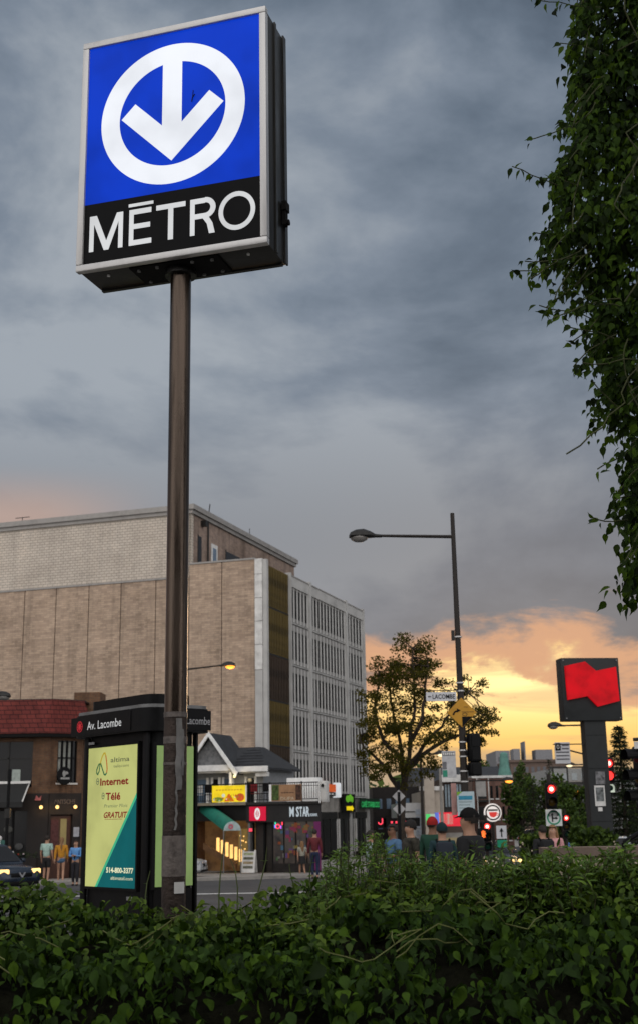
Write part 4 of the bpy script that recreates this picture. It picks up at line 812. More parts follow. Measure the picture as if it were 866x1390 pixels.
# far red illuminated symbol behind the bank pillar
t = thing('traffic_light', 'red traffic light half hidden behind the bank pillar', 'traffic light', at(826, 1048, 50).xy.to_3d()+V((0, 0, gz(50))), 0, 'traffic lights at the crossing')
zc = at(826, 1053, 50).z-gz(50); signal_head(t, 0, zc, 'red', s=1.35); b = MB(); b.cyl((.0, .35, 0), (0, .35, zc+.6), .06); b.build('post', polem, t, True)
MB().ball((-.02, -.1, zc), .17, 5, (1, .3, 1)).build('lens', lred, t)
MB().box(-.12, .16, -.06, 0, zc-.62, zc-.32).build('pale_panel', lit('lit_mint', (.55, .62, .5), 1.0), t)
# parking sign on an arm
z0 = gz(46); t = thing('parking_sign', 'white parking regulation sign with black corner hanging from a slanted arm', 'road sign', (9.2, 46, z0), 0)
c = at(763, 1022, 46)-V((9.2, 46, z0)); MB().box(c.x-.27, c.x+.27, -.02, 0, c.z-.37, c.z+.37, b=.006).build('plate', mat('sign_white', (.50, .50, .52)), t)
MB().box(c.x-.25, c.x-.06, -.026, -.02, c.z+.08, c.z+.34).build('black_corner', black, t); MB().ring(c.x-.155, c.z+.21, .045, .07, -.031, -.026, n=18, sx=.7).build('zero_symbol', offwhite, t)
for k in range(5): MB().box(c.x+(-.02 if k < 2 else -.23), c.x+.23, -.026, -.02, c.z+.24-k*.12, c.z+.285-k*.12).build('text_line', mat('text_dark', (.09, .09, .10), .7), t)
b = MB(); b.tube([(c.x+.2, .03, c.z+.1), (c.x+1.0, .05, c.z-.12)], .03, 6); b.tube([(c.x+1.0, .05, c.z-.12), (c.x+1.0, .05, 0)], .06, 8); b.build('arm', polem, t, True)
# lit lamps
lam = lit('lit_sodium', (1.0, .30, .035), 2.8)
LL = street_lamp('lit street lamp glowing orange in front of the beige brick wall', at(240, 900, 60).x, 60, 8.9, at(313, 905, 60).x-at(240, 900, 60).x, at(250, 910, 60).z, lit_=lam, rise=.2)
pl = bpy.data.lights.new('sodium', 'POINT'); pl.energy = 110; pl.color = (1, .5, .15); pl.shadow_soft_size = .15; po = bpy.data.objects.new('sodium', pl); COL.objects.link(po); po.parent = LL; po.location = (at(313, 905, 60).x-at(240, 900, 60).x, 0, at(313, 905, 60).z-gz(60)-.3)
x_ = at(-40, 945, 48).x; street_lamp('dark street lamp whose head just enters at the left edge', x_, 48, at(0, 930, 48).z+1.0, at(6, 943, 48).x-x_, at(0, 945, 48).z)
x_ = at(812, 985, 60).x; street_lamp('unlit street lamp reaching out left of the bank pillar', x_, 60, 7.0, at(750, 984, 60).x-x_, at(757, 985, 60).z)
x_ = at(630, 1057, 75).x; street_lamp('small lit orange street lamp before the far brick building', x_, 75, at(630, 1048, 75).z, at(690, 1057, 75).x-x_, at(688, 1059, 75).z, lit_=lam)
x_ = at(810, 1068, 100).x; street_lamp('small lit orange street lamp in front of the dark trees', x_, 100, at(810, 1060, 100).z, at(781, 1072, 100).x-x_, at(782, 1073, 100).z, lit_=lam)
x_ = at(570, 1020, 70).x; street_lamp('lit pale street lamp among the branches of the tree', x_, 70, at(570, 1015, 70).z, at(599, 1022, 70).x-x_, at(599, 1023, 70).z, lit_=lit('lit_pale_lamp', (1, .8, .5), 1.6))
x_ = at(800, 1035, 90).x; street_lamp('lit pale street lamp below the parking sign', x_, 90, at(800, 1030, 90).z, at(772, 1037, 90).x-x_, at(772, 1038, 90).z, lit_=MATS['lit_pale_lamp'])
# road signs seen from behind, beside the tree
t = thing('diamond_signs', 'two grey diamond sign backs one above the other on a dark post by the tree', 'road sign', (at(543, 1150, 48).x, 48, gz(48)), 0)
for k, py in enumerate((1081, 1098)):
    c = at(543, py, 48); MB(T((0, -.06, c.z-gz(48))) @ Matrix.Rotation(R(45), 4, 'Y')).box(-.165, .165, -.01, .01, -.165, .165).build('plate', mat('sign_back_grey', (.33, .32, .32), .6, .2), t)
MB().cyl((0, 0, 0), (0, 0, at(543, 1060, 48).z-gz(48)), .06).build('post', black, t, True); MB().box(-.05, .05, -.1, -.07, at(543, 1105, 48).z-gz(48), at(543, 1075, 48).z-gz(48)).build('strap', black, t)
# thin light pole and lit shop boxes behind the people
t = thing('flag_pole', 'thin pale pole between the stone building and the lamp post', 'pole', (at(601, 1150, 70).x, 70, gz(70)), 0)
MB().cyl((0, 0, 0), (0, 0, at(601, 1040, 70).z-gz(70)), .09, .07).build('post', concrete, t, True); MB().box(-.1, .1, -.1, .1, 0, .3).build('base', concrete, t)
for (lab, px, py, w, h, m1) in (('small green and white lit shop sign behind the red beanie', 599, 1112, 1.5, .7, lit('lit_white_green', (.35, .48, .38), 1.0)), ('red and blue lit shop sign left of the black cap', 614, 1112, 1.8, .9, lit('lit_red_shop', (.75, .03, .05), 1.0))):
    t = thing('shop_sign', lab, 'sign', at(px, py, 88)-V((0, 0, h/2)), 0); MB().box(-w/2, w/2, 0, .25, 0, h).build('sign_box', m1, t); MB().box(-w/2-.28, -w/2-.02, -.02, .25, 0, h).build('end_panel', lit('lit_side_green', (.08, .6, .15), 1.0) if px < 605 else lit('lit_side_blue', (.12, .16, .6), 1.0), t)
for (px, py, w) in ((507+5, 1116, .9), (535, 1116, .8)): pass
for (px, lab) in ((516, 'red neon sign behind the blue shirted man'), (545, 'row of small red neon letters beside the tree trunk')):
    t = thing('neon_sign', lab, 'sign', at(px, 1116, 95), 0)
    if px == 516:
        b = MB(); b.ring(0, 0, .10, .18, -.05, 0, 180, 360, 12); b.box(.10, .18, -.05, 0, 0, .26); b.build('neon_letter', nb[0], t); MB().box(-.4, .4, .0, .1, -.4, .4).build('back_board', blackm, t)
    else:
        for k in range(5): MB().box(-.8+.34*k, -.66+.34*k, -.05, 0, -.07, .07).build('neon_letter', nb[0], t)
        MB().box(-1.3, 1.3, .0, .1, -.3, .3).build('back_board', blackm, t)
t = thing('coffee_sign', 'round lit white shop sign with red cup and dark ring on a post', 'sign', (6.19, 48.6, gz(48)), 0)
zc = at(671, 1103, 48.6).z-gz(48); rt = Matrix.Rotation(R(90), 4, 'X')
MB(T((0, 0, zc)) @ rt).lathe([(.31, -.06), (.33, 0), (.31, .06)], 28).build('disc', lit('lit_cream', (.78, .72, .68), 1.0), t, True); b = MB(); b.ring(0, zc, .23, .28, -.075, -.06, n=28); b.build('dark_ring', blackm, t)
b = MB(); b.ring(0, zc-.03, .0, .14, -.075, -.06, 180, 360, 16); b.box(-.14, .14, -.075, -.06, zc-.03, zc+.02); b.ring(.15, zc-.06, .03, .055, -.075, -.06, n=12); b.build('cup_symbol', lit('lit_cup_red', (.60, .05, .04), 1.0), t); b = MB(); b.box(-.18, .18, -.078, -.06, zc+.06, zc+.12); b.build('dark_band', blackm, t); MB().cyl((0, .1, 0), (0, .1, zc-.3), .06).build('post', polem, t, True)
t = thing('small_sign', 'small white sign over a green plate right of the red signal', 'road sign', (at(697-18, 1110, 44).x, 44, gz(44)), 0)
a, c = at(680, 1130, 44), at(680, 1150, 44); b0 = gz(44); MB().box(-.17, .17, -.02, 0, a.z-.20-b0, a.z+.22-b0).build('plate', mat('sign_white', (.5, .5, .52)), t); MB().box(-.16, .16, -.03, -.02, a.z-.48-b0, a.z-.24-b0).build('green_plate', mat('sign_green', (.01, .22, .12)), t); MB().cyl((0, .05, 0), (0, .05, a.z+.22-b0), .04).build('post', polem, t, True); b = MB(); b.box(-.02, .02, -.03, -.02, a.z-.15-b0, a.z+.05-b0); b.prism([(-.07, a.z+.03-b0), (.07, a.z+.03-b0), (0, a.z+.15-b0)], -.03, -.02); b.build('arrow', black, t)

# ================================================================== BANK TOTEM
slate = mat('charcoal_panel', (.017, .019, .020), .6, .0, .2, 3, .1, 40)
BZ = gz(42); t = thing('bank_totem', 'charcoal bank totem with a large lit red folded flag emblem', 'totem sign', (8.76, 42, BZ), 7)
MB().box(-.30, .42, 0, .42, 0, 4.46-BZ).build('pillar', slate, t); MB().box(-.29, -.27, -.012, 0, 0, 4.4-BZ).build('edge_trim', darkmetal, t)
MB().box(-.97, .98, -.08, .48, 4.47-BZ, 6.50-BZ, b=.012).build('panel', slate, t, True)
e = [(170, 185), (350, 135), (450, 218), (632, 172), (657, 492), (465, 552), (375, 458), (193, 502)]
mp = lambda x, y: (-.97+1.95*((x-140-(y-108)*.05)/525), 6.50-BZ-2.03*((y-108+(x-140)*.05)/588))
pg = [mp(*p) for p in e]
MB().prism(pg, -.20, -.085).build('flag_emblem', mat('lit_bank_red', (.12, .003, .005), .4, 0, .15, 1.2, 0, spec=.1, emit=(.54, .001, .006), es=1.0, evar=.3), t)
[MB().box(-.28, .40, -.006, 0, zz_-BZ, zz_-BZ+.012).build('panel_seam', black, t) for zz_ in (1.3, 2.95, 4.0)]; [MB().cyl((sx_, -.08, sz_-BZ), (sx_, -.10, sz_-BZ), .025, n=8).build('fixing', grey, t) for sx_ in (-.9, .91) for sz_ in (4.55, 6.42)]
MB().box(-.12, .22, -.02, 0, 1.78-BZ, 2.42-BZ).build('poster_sheet', offwhite, t); MB().box(-.08, .18, -.026, -.02, 1.93-BZ, 2.36-BZ).build('poster_picture', mat('poster_photo', (.11, .12, .12), .5, 0, .9, 9), t)
MB().box(-.05, .26, -.02, 0, 2.46-BZ, 2.86-BZ).build('torn_poster', mat('torn_print', (.12, .12, .125), .7, 0, .9, 7), t); MB().box(-.04, .1, -.02, 0, 1.62-BZ, 1.74-BZ).build('small_note', offwhite, t)
MB().box(-1.35, -.2, .05, .15, 3.72-BZ+.0, 3.75-BZ+.0).build('cable_arm', darkmetal, t)

# ================================================================== CARS
tyre = mat('tyre_rubber', (.016, .016, .017), .85, 0, .3, 12, .3); rim = mat('wheel_rim', (.30, .30, .31), .35, .7, .15, 6, .05)
headl = lit('lit_headlamp', (1.0, .62, .22), 2.2); taill = lit('lit_tail', (1.0, .05, .03), 1.6); clearl = mat('lamp_glass', (.35, .36, .38), .15, .2, .1, 4, 0)
def car(label, loc, rz, paint, heads=True, tails=False, group='cars on the road', h=1.0):
    t = thing('parked_car' if not (heads or tails) else 'car', label, 'car', loc, rz, group)
    st = [(-2.22, .62, .42, .66), (-2.16, .78, .34, .80), (-1.98, .86, .28, .90), (-1.5, .90, .25, .98), (-1.05, .91, .24, 1.03), (0, .915, .24, 1.05), (1.4, .91, .25, 1.07), (1.95, .88, .30, 1.04), (2.14, .80, .38, .95), (2.2, .66, .45, .85)]
    vs = []; n = 14
    for (y, w, a, c) in st:
        for k in range(n):
            q = 2*PI*(k+.5)/n; cx_, sy_ = math.cos(q), math.sin(q); f = lambda v: math.copysign(abs(v)**.45, v)
            vs.append((w*f(cx_)*(1-.05*max(0, sy_)), y, (a+c)/2+(c-a)/2*f(sy_)))
    fs = [(i*n+k, i*n+(k+1) % n, (i+1)*n+(k+1) % n, (i+1)*n+k) for i in range(len(st)-1) for k in range(n)]+[tuple(range(n)), tuple((len(st)-1)*n+k for k in range(n))]
    MB().add(vs, fs).build('body', paint, t, True)
    tp_ = 1.05+.58*h
    lo_ = [(-.82, -1.12), (.82, -1.12), (.84, 1.95), (-.84, 1.95)]; hi_ = [(-.60, -.30), (.60, -.30), (.62, 1.45), (-.62, 1.45)]
    bm = bmesh.new(); vv = [bm.verts.new((x, y, 1.0)) for x, y in lo_]+[bm.verts.new((x, y, tp_)) for x, y in hi_]
    for f in ((0, 1, 5, 4), (1, 2, 6, 5), (2, 3, 7, 6), (3, 0, 4, 7), (4, 5, 6, 7)): bm.faces.new([vv[i] for i in f])
    bmesh.ops.bevel(bm, geom=bm.edges[:], offset=.06, segments=2, affect='EDGES'); MB().bm(bm).build('cabin', paint, t, True)
    L = lambda a, b_, f: tuple(a[i]+(b_[i]-a[i])*f for i in range(2))
    def pane(i, j, name, u0, u1, off):
        P = []
        for (u, v) in ((u0, .10), (u1, .10), (u1, .88), (u0, .88)):
            lo2 = L(lo_[i], lo_[j], u); hi2 = L(hi_[i], hi_[j], u); p = L(lo2, hi2, v); P.append(V((p[0]+off[0], p[1]+off[1], 1.0+(tp_-1.0)*v+off[2])))
        MB().add(P, [(0, 1, 2, 3)]).build(name, glass, t)
    pane(0, 1, 'windscreen', .07, .93, (0, -.012, .012)); pane(2, 3, 'rear_window', .08, .92, (0, .012, .012))
    for (i, j, o) in ((1, 2, .012), (3, 0, -.012)):
        pane(i, j, 'side_window', .06, .46, (o, 0, .006)); pane(i, j, 'side_window', .50, .90, (o, 0, .006))
    MB().box(-.42, .42, -2.235, -2.15, .58, .72, b=.02).build('grille', black, t, True); MB().prism([(-.14, .74), (-.08, .74), (0, .63), (.08, .74), (.14, .74), (.03, .58), (-.03, .58)], -2.26, -2.23).build('chrome_trim', rim, t); MB().box(-.7, .7, -2.23, -2.1, .34, .46, b=.03).build('bumper_intake', blackm, t, True)
    MB().box(-.26, .26, 2.17, 2.215, .62, .74).build('number_plate', offwhite, t)
    for s_ in (-1, 1):
        MB(T((s_*.64, -2.09, .76)) @ RZ(s_*18)).box(-.20, .20, -.06, .06, -.085, .085, b=.035).build('headlight', headl if heads else clearl, t, True)
        MB().box(s_*.74-.1, s_*.74+.1, 2.05, 2.17, .78, .96, b=.03).build('tail_light', taill if tails else red, t, True)
        MB().box(min(s_*.88, s_*1.04), max(s_*.88, s_*1.04), -.85, -.72, 1.02, 1.16, b=.03).build('mirror', paint, t, True)
        for y in (-1.35, 1.35):
            q = Matrix.Rotation(R(90), 4, 'Y'); w_ = MB(T((s_*.80, y, .33)) @ q).lathe([(.21, -.1), (.30, -.11), (.33, -.07), (.33, .07), (.30, .11), (.21, .1)], 22).build('wheel', tyre, t, True)
            MB(T((s_*.80, y, .33)) @ q).lathe([(.05, -.115), (.21, -.09), (.21, .09), (.05, .115)], 12).build('rim', rim, w_, True)
    return t
navy = mat('dark_blue_paint', (.012, .020, .034), .25, .3, .1, 3, 0, spec=.6); silver = mat('silver_paint', (.36, .37, .38), .3, .4, .08, 3, 0); wcar = mat('white_car_paint', (.62, .63, .64), .3, 0, .06, 3, 0)
c = at(30, 1172, 45); car('dark blue car with lit headlights entering at the left edge', (c.x-1.5, 46.2, gz(46)), 46, navy)
c = at(272, 1175, 62); car('silver car nose showing right of the black kiosk', (c.x-2.0, 62.6, gz(62)), 84, silver, False, group='cars on the road')
c = at(846, 1138, 62); car('silver car with red tail lights right of the bank pillar', (c.x, 64, gz(64)), 168, silver, False, True)
c = at(858, 1130, 90); car('white car in the queue behind the silver car', (c.x, 90, gz(80)), 165, wcar, False, True)
c = at(668, 1168, 50); car('dark grey car with a lit headlamp behind the weeds', (c.x, 52, gz(52)), 8, mat('graphite_paint', (.05, .052, .056), .3, .3, .1, 3, 0), True, h=.62)
c = at(720, 1135, 130); car('dark car far down the street among the trees', (c.x, 130, gz(80)), 160, navy, True, False)
# ================================================================== PEOPLE
def skin_mesh(vs, es, rs, root=0, sub=1):
    me = bpy.data.meshes.new('figure'); me.from_pydata(vs, es, []); o = bpy.data.objects.new('figure', me); COL.objects.link(o)
    m_ = o.modifiers.new('skin', 'SKIN'); m_.use_smooth_shade = True
    sv = me.skin_vertices[0].data
    for i, r_ in enumerate(rs): sv[i].radius = r_ if hasattr(r_, '__len__') else (r_, r_); sv[i].use_root = (i == root)
    s_ = o.modifiers.new('sub', 'SUBSURF'); s_.levels = s_.render_levels = sub
    dg = bpy.context.evaluated_depsgraph_get(); out = bpy.data.meshes.new_from_object(o.evaluated_get(dg))
    bpy.data.objects.remove(o); bpy.data.meshes.remove(me); out.polygons.foreach_set('use_smooth', [True]*len(out.polygons)); return out
class Fig:
    def __init__(s): s.v = []; s.e = []; s.r = []; s.n = {}
    def p(s, name, co, r, to=None):
        s.v.append(tuple(co)); s.r.append(r); i = len(s.v)-1; s.n[name] = i
        if to is not None: s.e.append((s.n[to], i))
        return s
def lerp(a, b, t): return tuple(a[i]+(b[i]-a[i])*t for i in range(3))
def joints(pose):
    J = {'sh': {}, 'el': {}, 'wr': {}, 'hip': {}, 'kn': {}, 'an': {}}
    for s, k in ((-1, 'R'), (1, 'L')):
        J['sh'][k] = (s*.185, .01, 1.415); J['hip'][k] = (s*.09, 0, .91)
        if pose == 'phone': J['el'][k] = (s*.24, -.02, 1.14); J['wr'][k] = (s*.07, -.24, 1.16)
        elif pose == 'hold' and s > 0: J['el'][k] = (s*.25, .0, 1.14); J['wr'][k] = (s*.16, -.26, 1.14)
        elif pose == 'face' and s < 0: J['el'][k] = (s*.24, -.16, 1.22); J['wr'][k] = (s*.10, -.24, 1.44)
        else: J['el'][k] = (s*.235, .03, 1.13); J['wr'][k] = (s*.245, -.06, .89)
        st = (.17*s if pose == 'walk' else .04*s)
        J['kn'][k] = (s*.095, -.03-st*.55, .49); J['an'][k] = (s*.095, .03-st, .085)
        if pose == 'walk' and s < 0: J['kn'][k] = (s*.095, -.01, .49); J['an'][k] = (s*.095, .22, .13)
        if pose == 'walk': J['wr'][k] = (s*.245, -.06+.14*s, .90)
    return J
CACHE = {}
def person(label, px, head_py, Y, face=0, pose='stand', sk=skin, hair=hairb, top=None, sleeve='short', bottom=None, leg='long', hat=None, hairstyle='short', shoe=None, group=None, glasses=False, female=False, foot=None):
    """face = degrees the figure turns from facing the camera (90 faces the viewer's right)"""
    z0 = foot if foot is not None else gz(Y); hgt = at(px, head_py, Y).z-z0; k = hgt/1.76
    t = thing('person', label, 'person', (at(px, head_py, Y).x, Y, z0), face, group); t.scale = (k, k, k)
    J = joints(pose)
    key = ('body', pose)
    if key not in CACHE:
        f = Fig(); f.p('pelvis', (0, 0, .95), .12).p('belly', (0, .005, 1.09), .112, 'pelvis').p('chest', (0, .01, 1.27), .125, 'belly').p('top', (0, .015, 1.41), .085, 'chest').p('neck', (0, .012, 1.485), .062, 'top').p('jaw', (0, -.014, 1.56), .074, 'neck').p('head', (0, -.002, 1.65),   .092, 'jaw').p('crown', (0, .004, 1.72), .068, 'head')
        f.p('nose', (0, -.105, 1.625), .014, 'head')
        for s in (-1, 1): f.p('ear%d' % s, (s*.092, .0, 1.635), .012, 'head')
        for s, q in ((-1, 'R'), (1, 'L')):
            f.p('sh'+q, J['sh'][q], .058, 'top').p('ua'+q, lerp(J['sh'][q], J['el'][q], .5), .048, 'sh'+q).p('el'+q, J['el'][q], .038, 'ua'+q).p('fa'+q, lerp(J['el'][q], J['wr'][q], .45), .036, 'el'+q).p('wr'+q, J['wr'][q], .026, 'fa'+q)
            d = (V(J['wr'][q])-V(J['el'][q])).normalized(); pm = V(J['wr'][q])+d*.06; f.p('palm'+q, pm, .033, 'wr'+q)
            side = d.cross(V((s, 0, 0))); side = side.normalized() if side.length > .1 else V((0, -1, 0))
            for n_, off, ln in (('a', -.027, .072), ('b', -.009, .082), ('c', .009, .076), ('d', .027, .058)):
                b0 = pm+d*.03+side*off; f.p('f1'+n_+q, b0, .0095, 'palm'+q).p('f2'+n_+q, b0+d*ln*.55+V((-s*.006, 0, 0)), .0085, 'f1'+n_+q).p('f3'+n_+q, b0+d*ln*.95+V((-s*.022, 0, 0)), .007, 'f2'+n_+q)
            f.p('t1'+q, pm-side*.034-d*.01, .011, 'palm'+q).p('t2'+q, pm-side*.058+d*.03, .009, 't1'+q)
            f.p('hip'+q, J['hip'][q], .088, 'pelvis').p('th'+q, lerp(J['hip'][q], J['kn'][q], .5), .072, 'hip'+q).p('kn'+q, J['kn'][q], .052, 'th'+q).p('ca'+q, lerp(J['kn'][q], J['an'][q], .35), .054, 'kn'+q).p('an'+q, J['an'][q], .036, 'ca'+q)
            a = V(J['an'][q]); f.p('heel'+q, a+V((0, .03, -.045)), .032, 'an'+q).p('toe'+q, a+V((0, -.13, -.055)), .026, 'an'+q)
        CACHE[key] = skin_mesh(f.v, f.e, f.r, 0, 1)
    me = CACHE[key].copy(); me.materials.clear(); me.materials.append(sk); o = bpy.data.objects.new('body', me); COL.objects.link(o); o.parent = t
    def cloth(name, mk, m_):
        if mk not in CACHE:
            kind = mk[0]; f = Fig()
            if kind == 'top':
                f.p('w', (0, 0, .93), .155).p('b', (0, .0, 1.09), .148, 'w').p('c', (0, .01, 1.27), .165, 'b').p('t', (0, .015, 1.405), .122, 'c').p('n', (0, .014, 1.465), .082, 't')
                for q in 'RL':
                    f.p('s'+q, J['sh'][q], .082, 't'); e1 = lerp(J['sh'][q], J['el'][q], .75)
                    f.p('u'+q, e1, .066, 's'+q)
                    if mk[2] == 'long': f.p('e'+q, J['el'][q], .056, 'u'+q).p('f'+q, lerp(J['el'][q], J['wr'][q], .95), .038, 'e'+q)
            elif kind == 'bottom':
                f.p('w', (0, 0, 1.0), .136).p('p', (0, 0, .91), .142, 'w')
                for q in 'RL':
                    f.p('h'+q, lerp(J['hip'][q], J['kn'][q], .12), .104, 'p')
                    L_ = {'long': 1, 'short': .85, 'mini': .35}[mk[2]]
                    f.p('t'+q, lerp(J['hip'][q], J['kn'][q], min(L_, .6)), .092, 'h'+q)
                    if L_ > .6: f.p('k'+q, lerp(J['hip'][q], J['kn'][q], L_), .074, 't'+q)
                    if L_ == 1: f.p('c'+q, lerp(J['kn'][q], J['an'][q], .5), .066, 'k'+q).p('a'+q, lerp(J['kn'][q], J['an'][q], .95), .055, 'c'+q)
            CACHE[mk] = skin_mesh(f.v, f.e, f.r, 0, 1)
        m2 = CACHE[mk].copy(); m2.materials.clear(); m2.materials.append(m_); q = bpy.data.objects.new(name, m2); COL.objects.link(q); q.parent = t; return q
    if top: cloth('shirt', ('top', pose, sleeve), top)
    if bottom and leg != 'skirt': cloth('trousers' if leg == 'long' else 'shorts', ('bottom', pose, leg), bottom)
    if leg == 'skirt': MB().lathe([(.15, 1.02), (.185, .90), (.215, .62), (.20, .62)], 18).build('skirt', bottom, t, True)
    for q in 'RL':
        a = V(J['an'][q]); MB().ball(a+V((0, -.05, -.05)), .06, 6, (.75, 2.1, .6)).build('shoe', shoe or blackm, t, True)
    # hair: a cap of scalp, fringe left clear of the face
    def scalp(r, zoff, cut, name, m_, ysc=1.12):
        bm = bmesh.new(); bmesh.ops.create_uvsphere(bm, u_segments=18, v_segments=12, radius=1)
        for v in bm.verts: j_ = 1+(.0 if name == 'cap' else random.uniform(-.05, .05)); v.co = V((v.co.x*r*.95*j_, v.co.y*r*ysc*j_+.008, v.co.z*r*1.12*j_+1.655+zoff))
        bmesh.ops.delete(bm, geom=[v for v in bm.verts if cut(v.co)], context='VERTS')
        return MB().bm(bm).build(name, m_, t, True)
    if hairstyle != 'none': scalp(.104, .01, lambda c: (c.y < -.045 and c.z < 1.70) or c.z < 1.585 or (c.y < .03 and c.z < 1.63), 'hair', hair)
    if hairstyle == 'long':
        b = MB(); b.tube([(0, .075, 1.70), (0, .11, 1.55), (0, .125, 1.36), (0, .12, 1.22)], [.075, .085, .07, .03], 10); b.tube([(-.07, .03, 1.68), (-.095, .04, 1.5), (-.08, .05, 1.36)], [.03, .04, .02], 8); b.tube([(.07, .03, 1.68), (.095, .04, 1.5), (.08, .05, 1.36)], [.03, .04, .02], 8); b.build('long_hair', hair, t, True)
    if hairstyle == 'tail': b = MB(); b.tube([(0, .10, 1.68), (0, .16, 1.58), (0, .15, 1.40), (0, .14, 1.25)], [.03, .042, .035, .012], 8); b.build('pony_tail', hair, t, True)
    if hat == 'cap':
        hm = scalp(.106, .016, lambda c: c.z < 1.665, 'cap', blackm); b = MB(); b.add([(x_*.085, -.10-.085*(1-x_*x_), 1.69-.012*(1-x_*x_)*2) for x_ in [i/4-1 for i in range(9)]]+[(x_*.10, -.075*(1-abs(x_))-.02, 1.70) for x_ in [i/4-1 for i in range(9)]], [(i, i+1, i+10, i+9) for i in range(8)]); b.build('brim', blackm, hm, True)
    elif hat: scalp(.110, .022, lambda c: c.z < 1.64 or (c.y < -.07 and c.z < 1.66), 'knit_hat', hat)
    for s in (-1, 1):
        e_ = MB().ball((s*.034, -.083, 1.652), .011, 5, (1.2, .6, .8)).build('eye', offwhite, t, True); MB().ball((s*.034, -.090, 1.652), .005, 4).build('pupil', black, e_)
        MB().box(s*.034-.018, s*.034+.018, -.094, -.080, 1.672, 1.679).build('eyebrow', hair, t)
    MB().ball((0, -.083, 1.588), .022, 5, (1, .5, .28)).build('mouth', mat('lip', (.28, .10, .09), .5), t, True)
    if glasses:
        b = MB(); [b.ball((s*.036, -.098, 1.652), .026, 6, (1.1, .3, .75)) for s in (-1, 1)]; b.box(-.09, .09, -.100, -.094, 1.655, 1.664); [b.tube([(s*.085, -.095, 1.66), (s*.095, .01, 1.655)], .004, 5) for s in (-1, 1)]; b.build('sunglasses', black, t, True)
    return t
cl = lambda n, c, v=.15: mat(n, c, .85, 0, v, 9, .15)
G1 = 'people on the far pavement'
person('man in pale green tee and black shorts with back turned outside the brick restaurant', 65, 1134.5, 60, 165, 'stand', top=cl('mint_cloth', (.30, .42, .37)), bottom=cl('black_cloth', (.015, .015, .016)), leg='short')
person('woman in mustard top and denim shorts with back turned outside the brick restaurant', 84.5, 1137, 60, 190, 'walk', hair=hairl, hairstyle='tail', top=cl('mustard_cloth', (.42, .19, .02)), sleeve='long', bottom=cl('denim', (.05, .10, .17)), leg='mini')
person('woman in loose blue top looking down at a phone beside the kiosk', 104, 1140.5, 55, -8, 'phone', hairstyle='short', top=cl('sky_blue_cloth', (.10, .24, .48)), sleeve='long', bottom=cl('dark_trousers', (.02, .018, .022)))
tp = bpy.data.objects['person.002']; ph = thing('phone', 'small dark phone held by the woman in the blue top', 'phone', tp.location+V((.02, -.33, 1.12)), 0); MB().box(-.035, .035, -.005, .005, -.06, .07, b=.003).build('phone_case', black, ph); MB().box(-.03, .03, .005, .007, -.05, .06).build('screen', glass, ph)
person('person with long dark hair and white sleeves behind the dark blue car', 13, 1147, 61, 20, 'stand', hairstyle='long', top=cl('white_cloth', (.42, .42, .42)), sleeve='long', bottom=MATS['black_cloth'])
person('woman in patterned white top and black skirt walking past the store', 410, 1142, 66, 195, 'walk', hair=hairl, hairstyle='long', top=mat('patterned_cloth', (.30, .29, .24), .85, 0, .55, 22), bottom=MATS['black_cloth'], leg='skirt')
person('tall man in maroon shirt at the store window', 427, 1126, 60, 175, 'stand', top=cl('maroon_cloth', (.10, .018, .022)), sleeve='long', bottom=cl('navy_cloth', (.015, .022, .05)))
G2 = 'people at the crossing'
person('person in pale flowered shirt left of the blue shirted man', 503, 1128, 33, 100, 'hold', sk=skin, hair=hairb, top=mat('flower_cloth', (.30, .36, .36), .85, 0, .6, 30), bottom=MATS['navy_cloth'])
person('man in blue short sleeved shirt and sunglasses looking left', 532, 1119, 27, -62, 'hold', sk=skin2, hair=hairb, top=cl('blue_shirt_cloth', (.07, .14, .24)), bottom=cl('pale_trousers', (.25, .26, .28)), glasses=True)
person('person in dark flat cap and camouflage top between blue shirt and red beanie', 556, 1115, 25, -70, 'stand', sk=skin, top=mat('camo_cloth', (.035, .032, .024), .9, 0, .7, 14), bottom=MATS['black_cloth'], hat=cl('dark_knit', (.015, .013, .012)))
person('person wearing a red beanie and dark green jacket with back turned', 586, 1111, 26, 150, 'stand', sk=skin2, top=cl('bottle_green_cloth', (.012, .045, .028)), sleeve='long', bottom=MATS['black_cloth'], hat=cl('red_knit', (.26, .012, .010)))
person('person in dark teal hood seen from behind with a backpack', 599, 1119, 24, 185, 'stand', top=cl('teal_cloth', (.012, .035, .04)), sleeve='long', bottom=MATS['navy_cloth'], hat=cl('teal_hood', (.008, .022, .026)))
person('man in black cap and black tee seen from behind near the lamp post', 635, 1099, 15, -122, 'stand', sk=skin, top=MATS['black_cloth'], bottom=MATS['dark_trousers'], hat='cap')
person('person in black with a backpack left of the woman in pink', 735, 1121, 30, 200, 'stand', top=MATS['black_cloth'], sleeve='long', bottom=MATS['black_cloth'])
person('woman with long hair in a pale pink top below the turn sign', 749, 1120.5, 31, -35, 'stand', hair=hairl, hairstyle='long', top=cl('pink_cloth', (.50, .25, .25)), sleeve='long', bottom=MATS['navy_cloth'], female=True)
person('person in bright blue top walking away left of the bank pillar', 780, 1124, 45, 190, 'walk', top=cl('royal_cloth', (.10, .18, .45)), sleeve='long', bottom=MATS['black_cloth'])
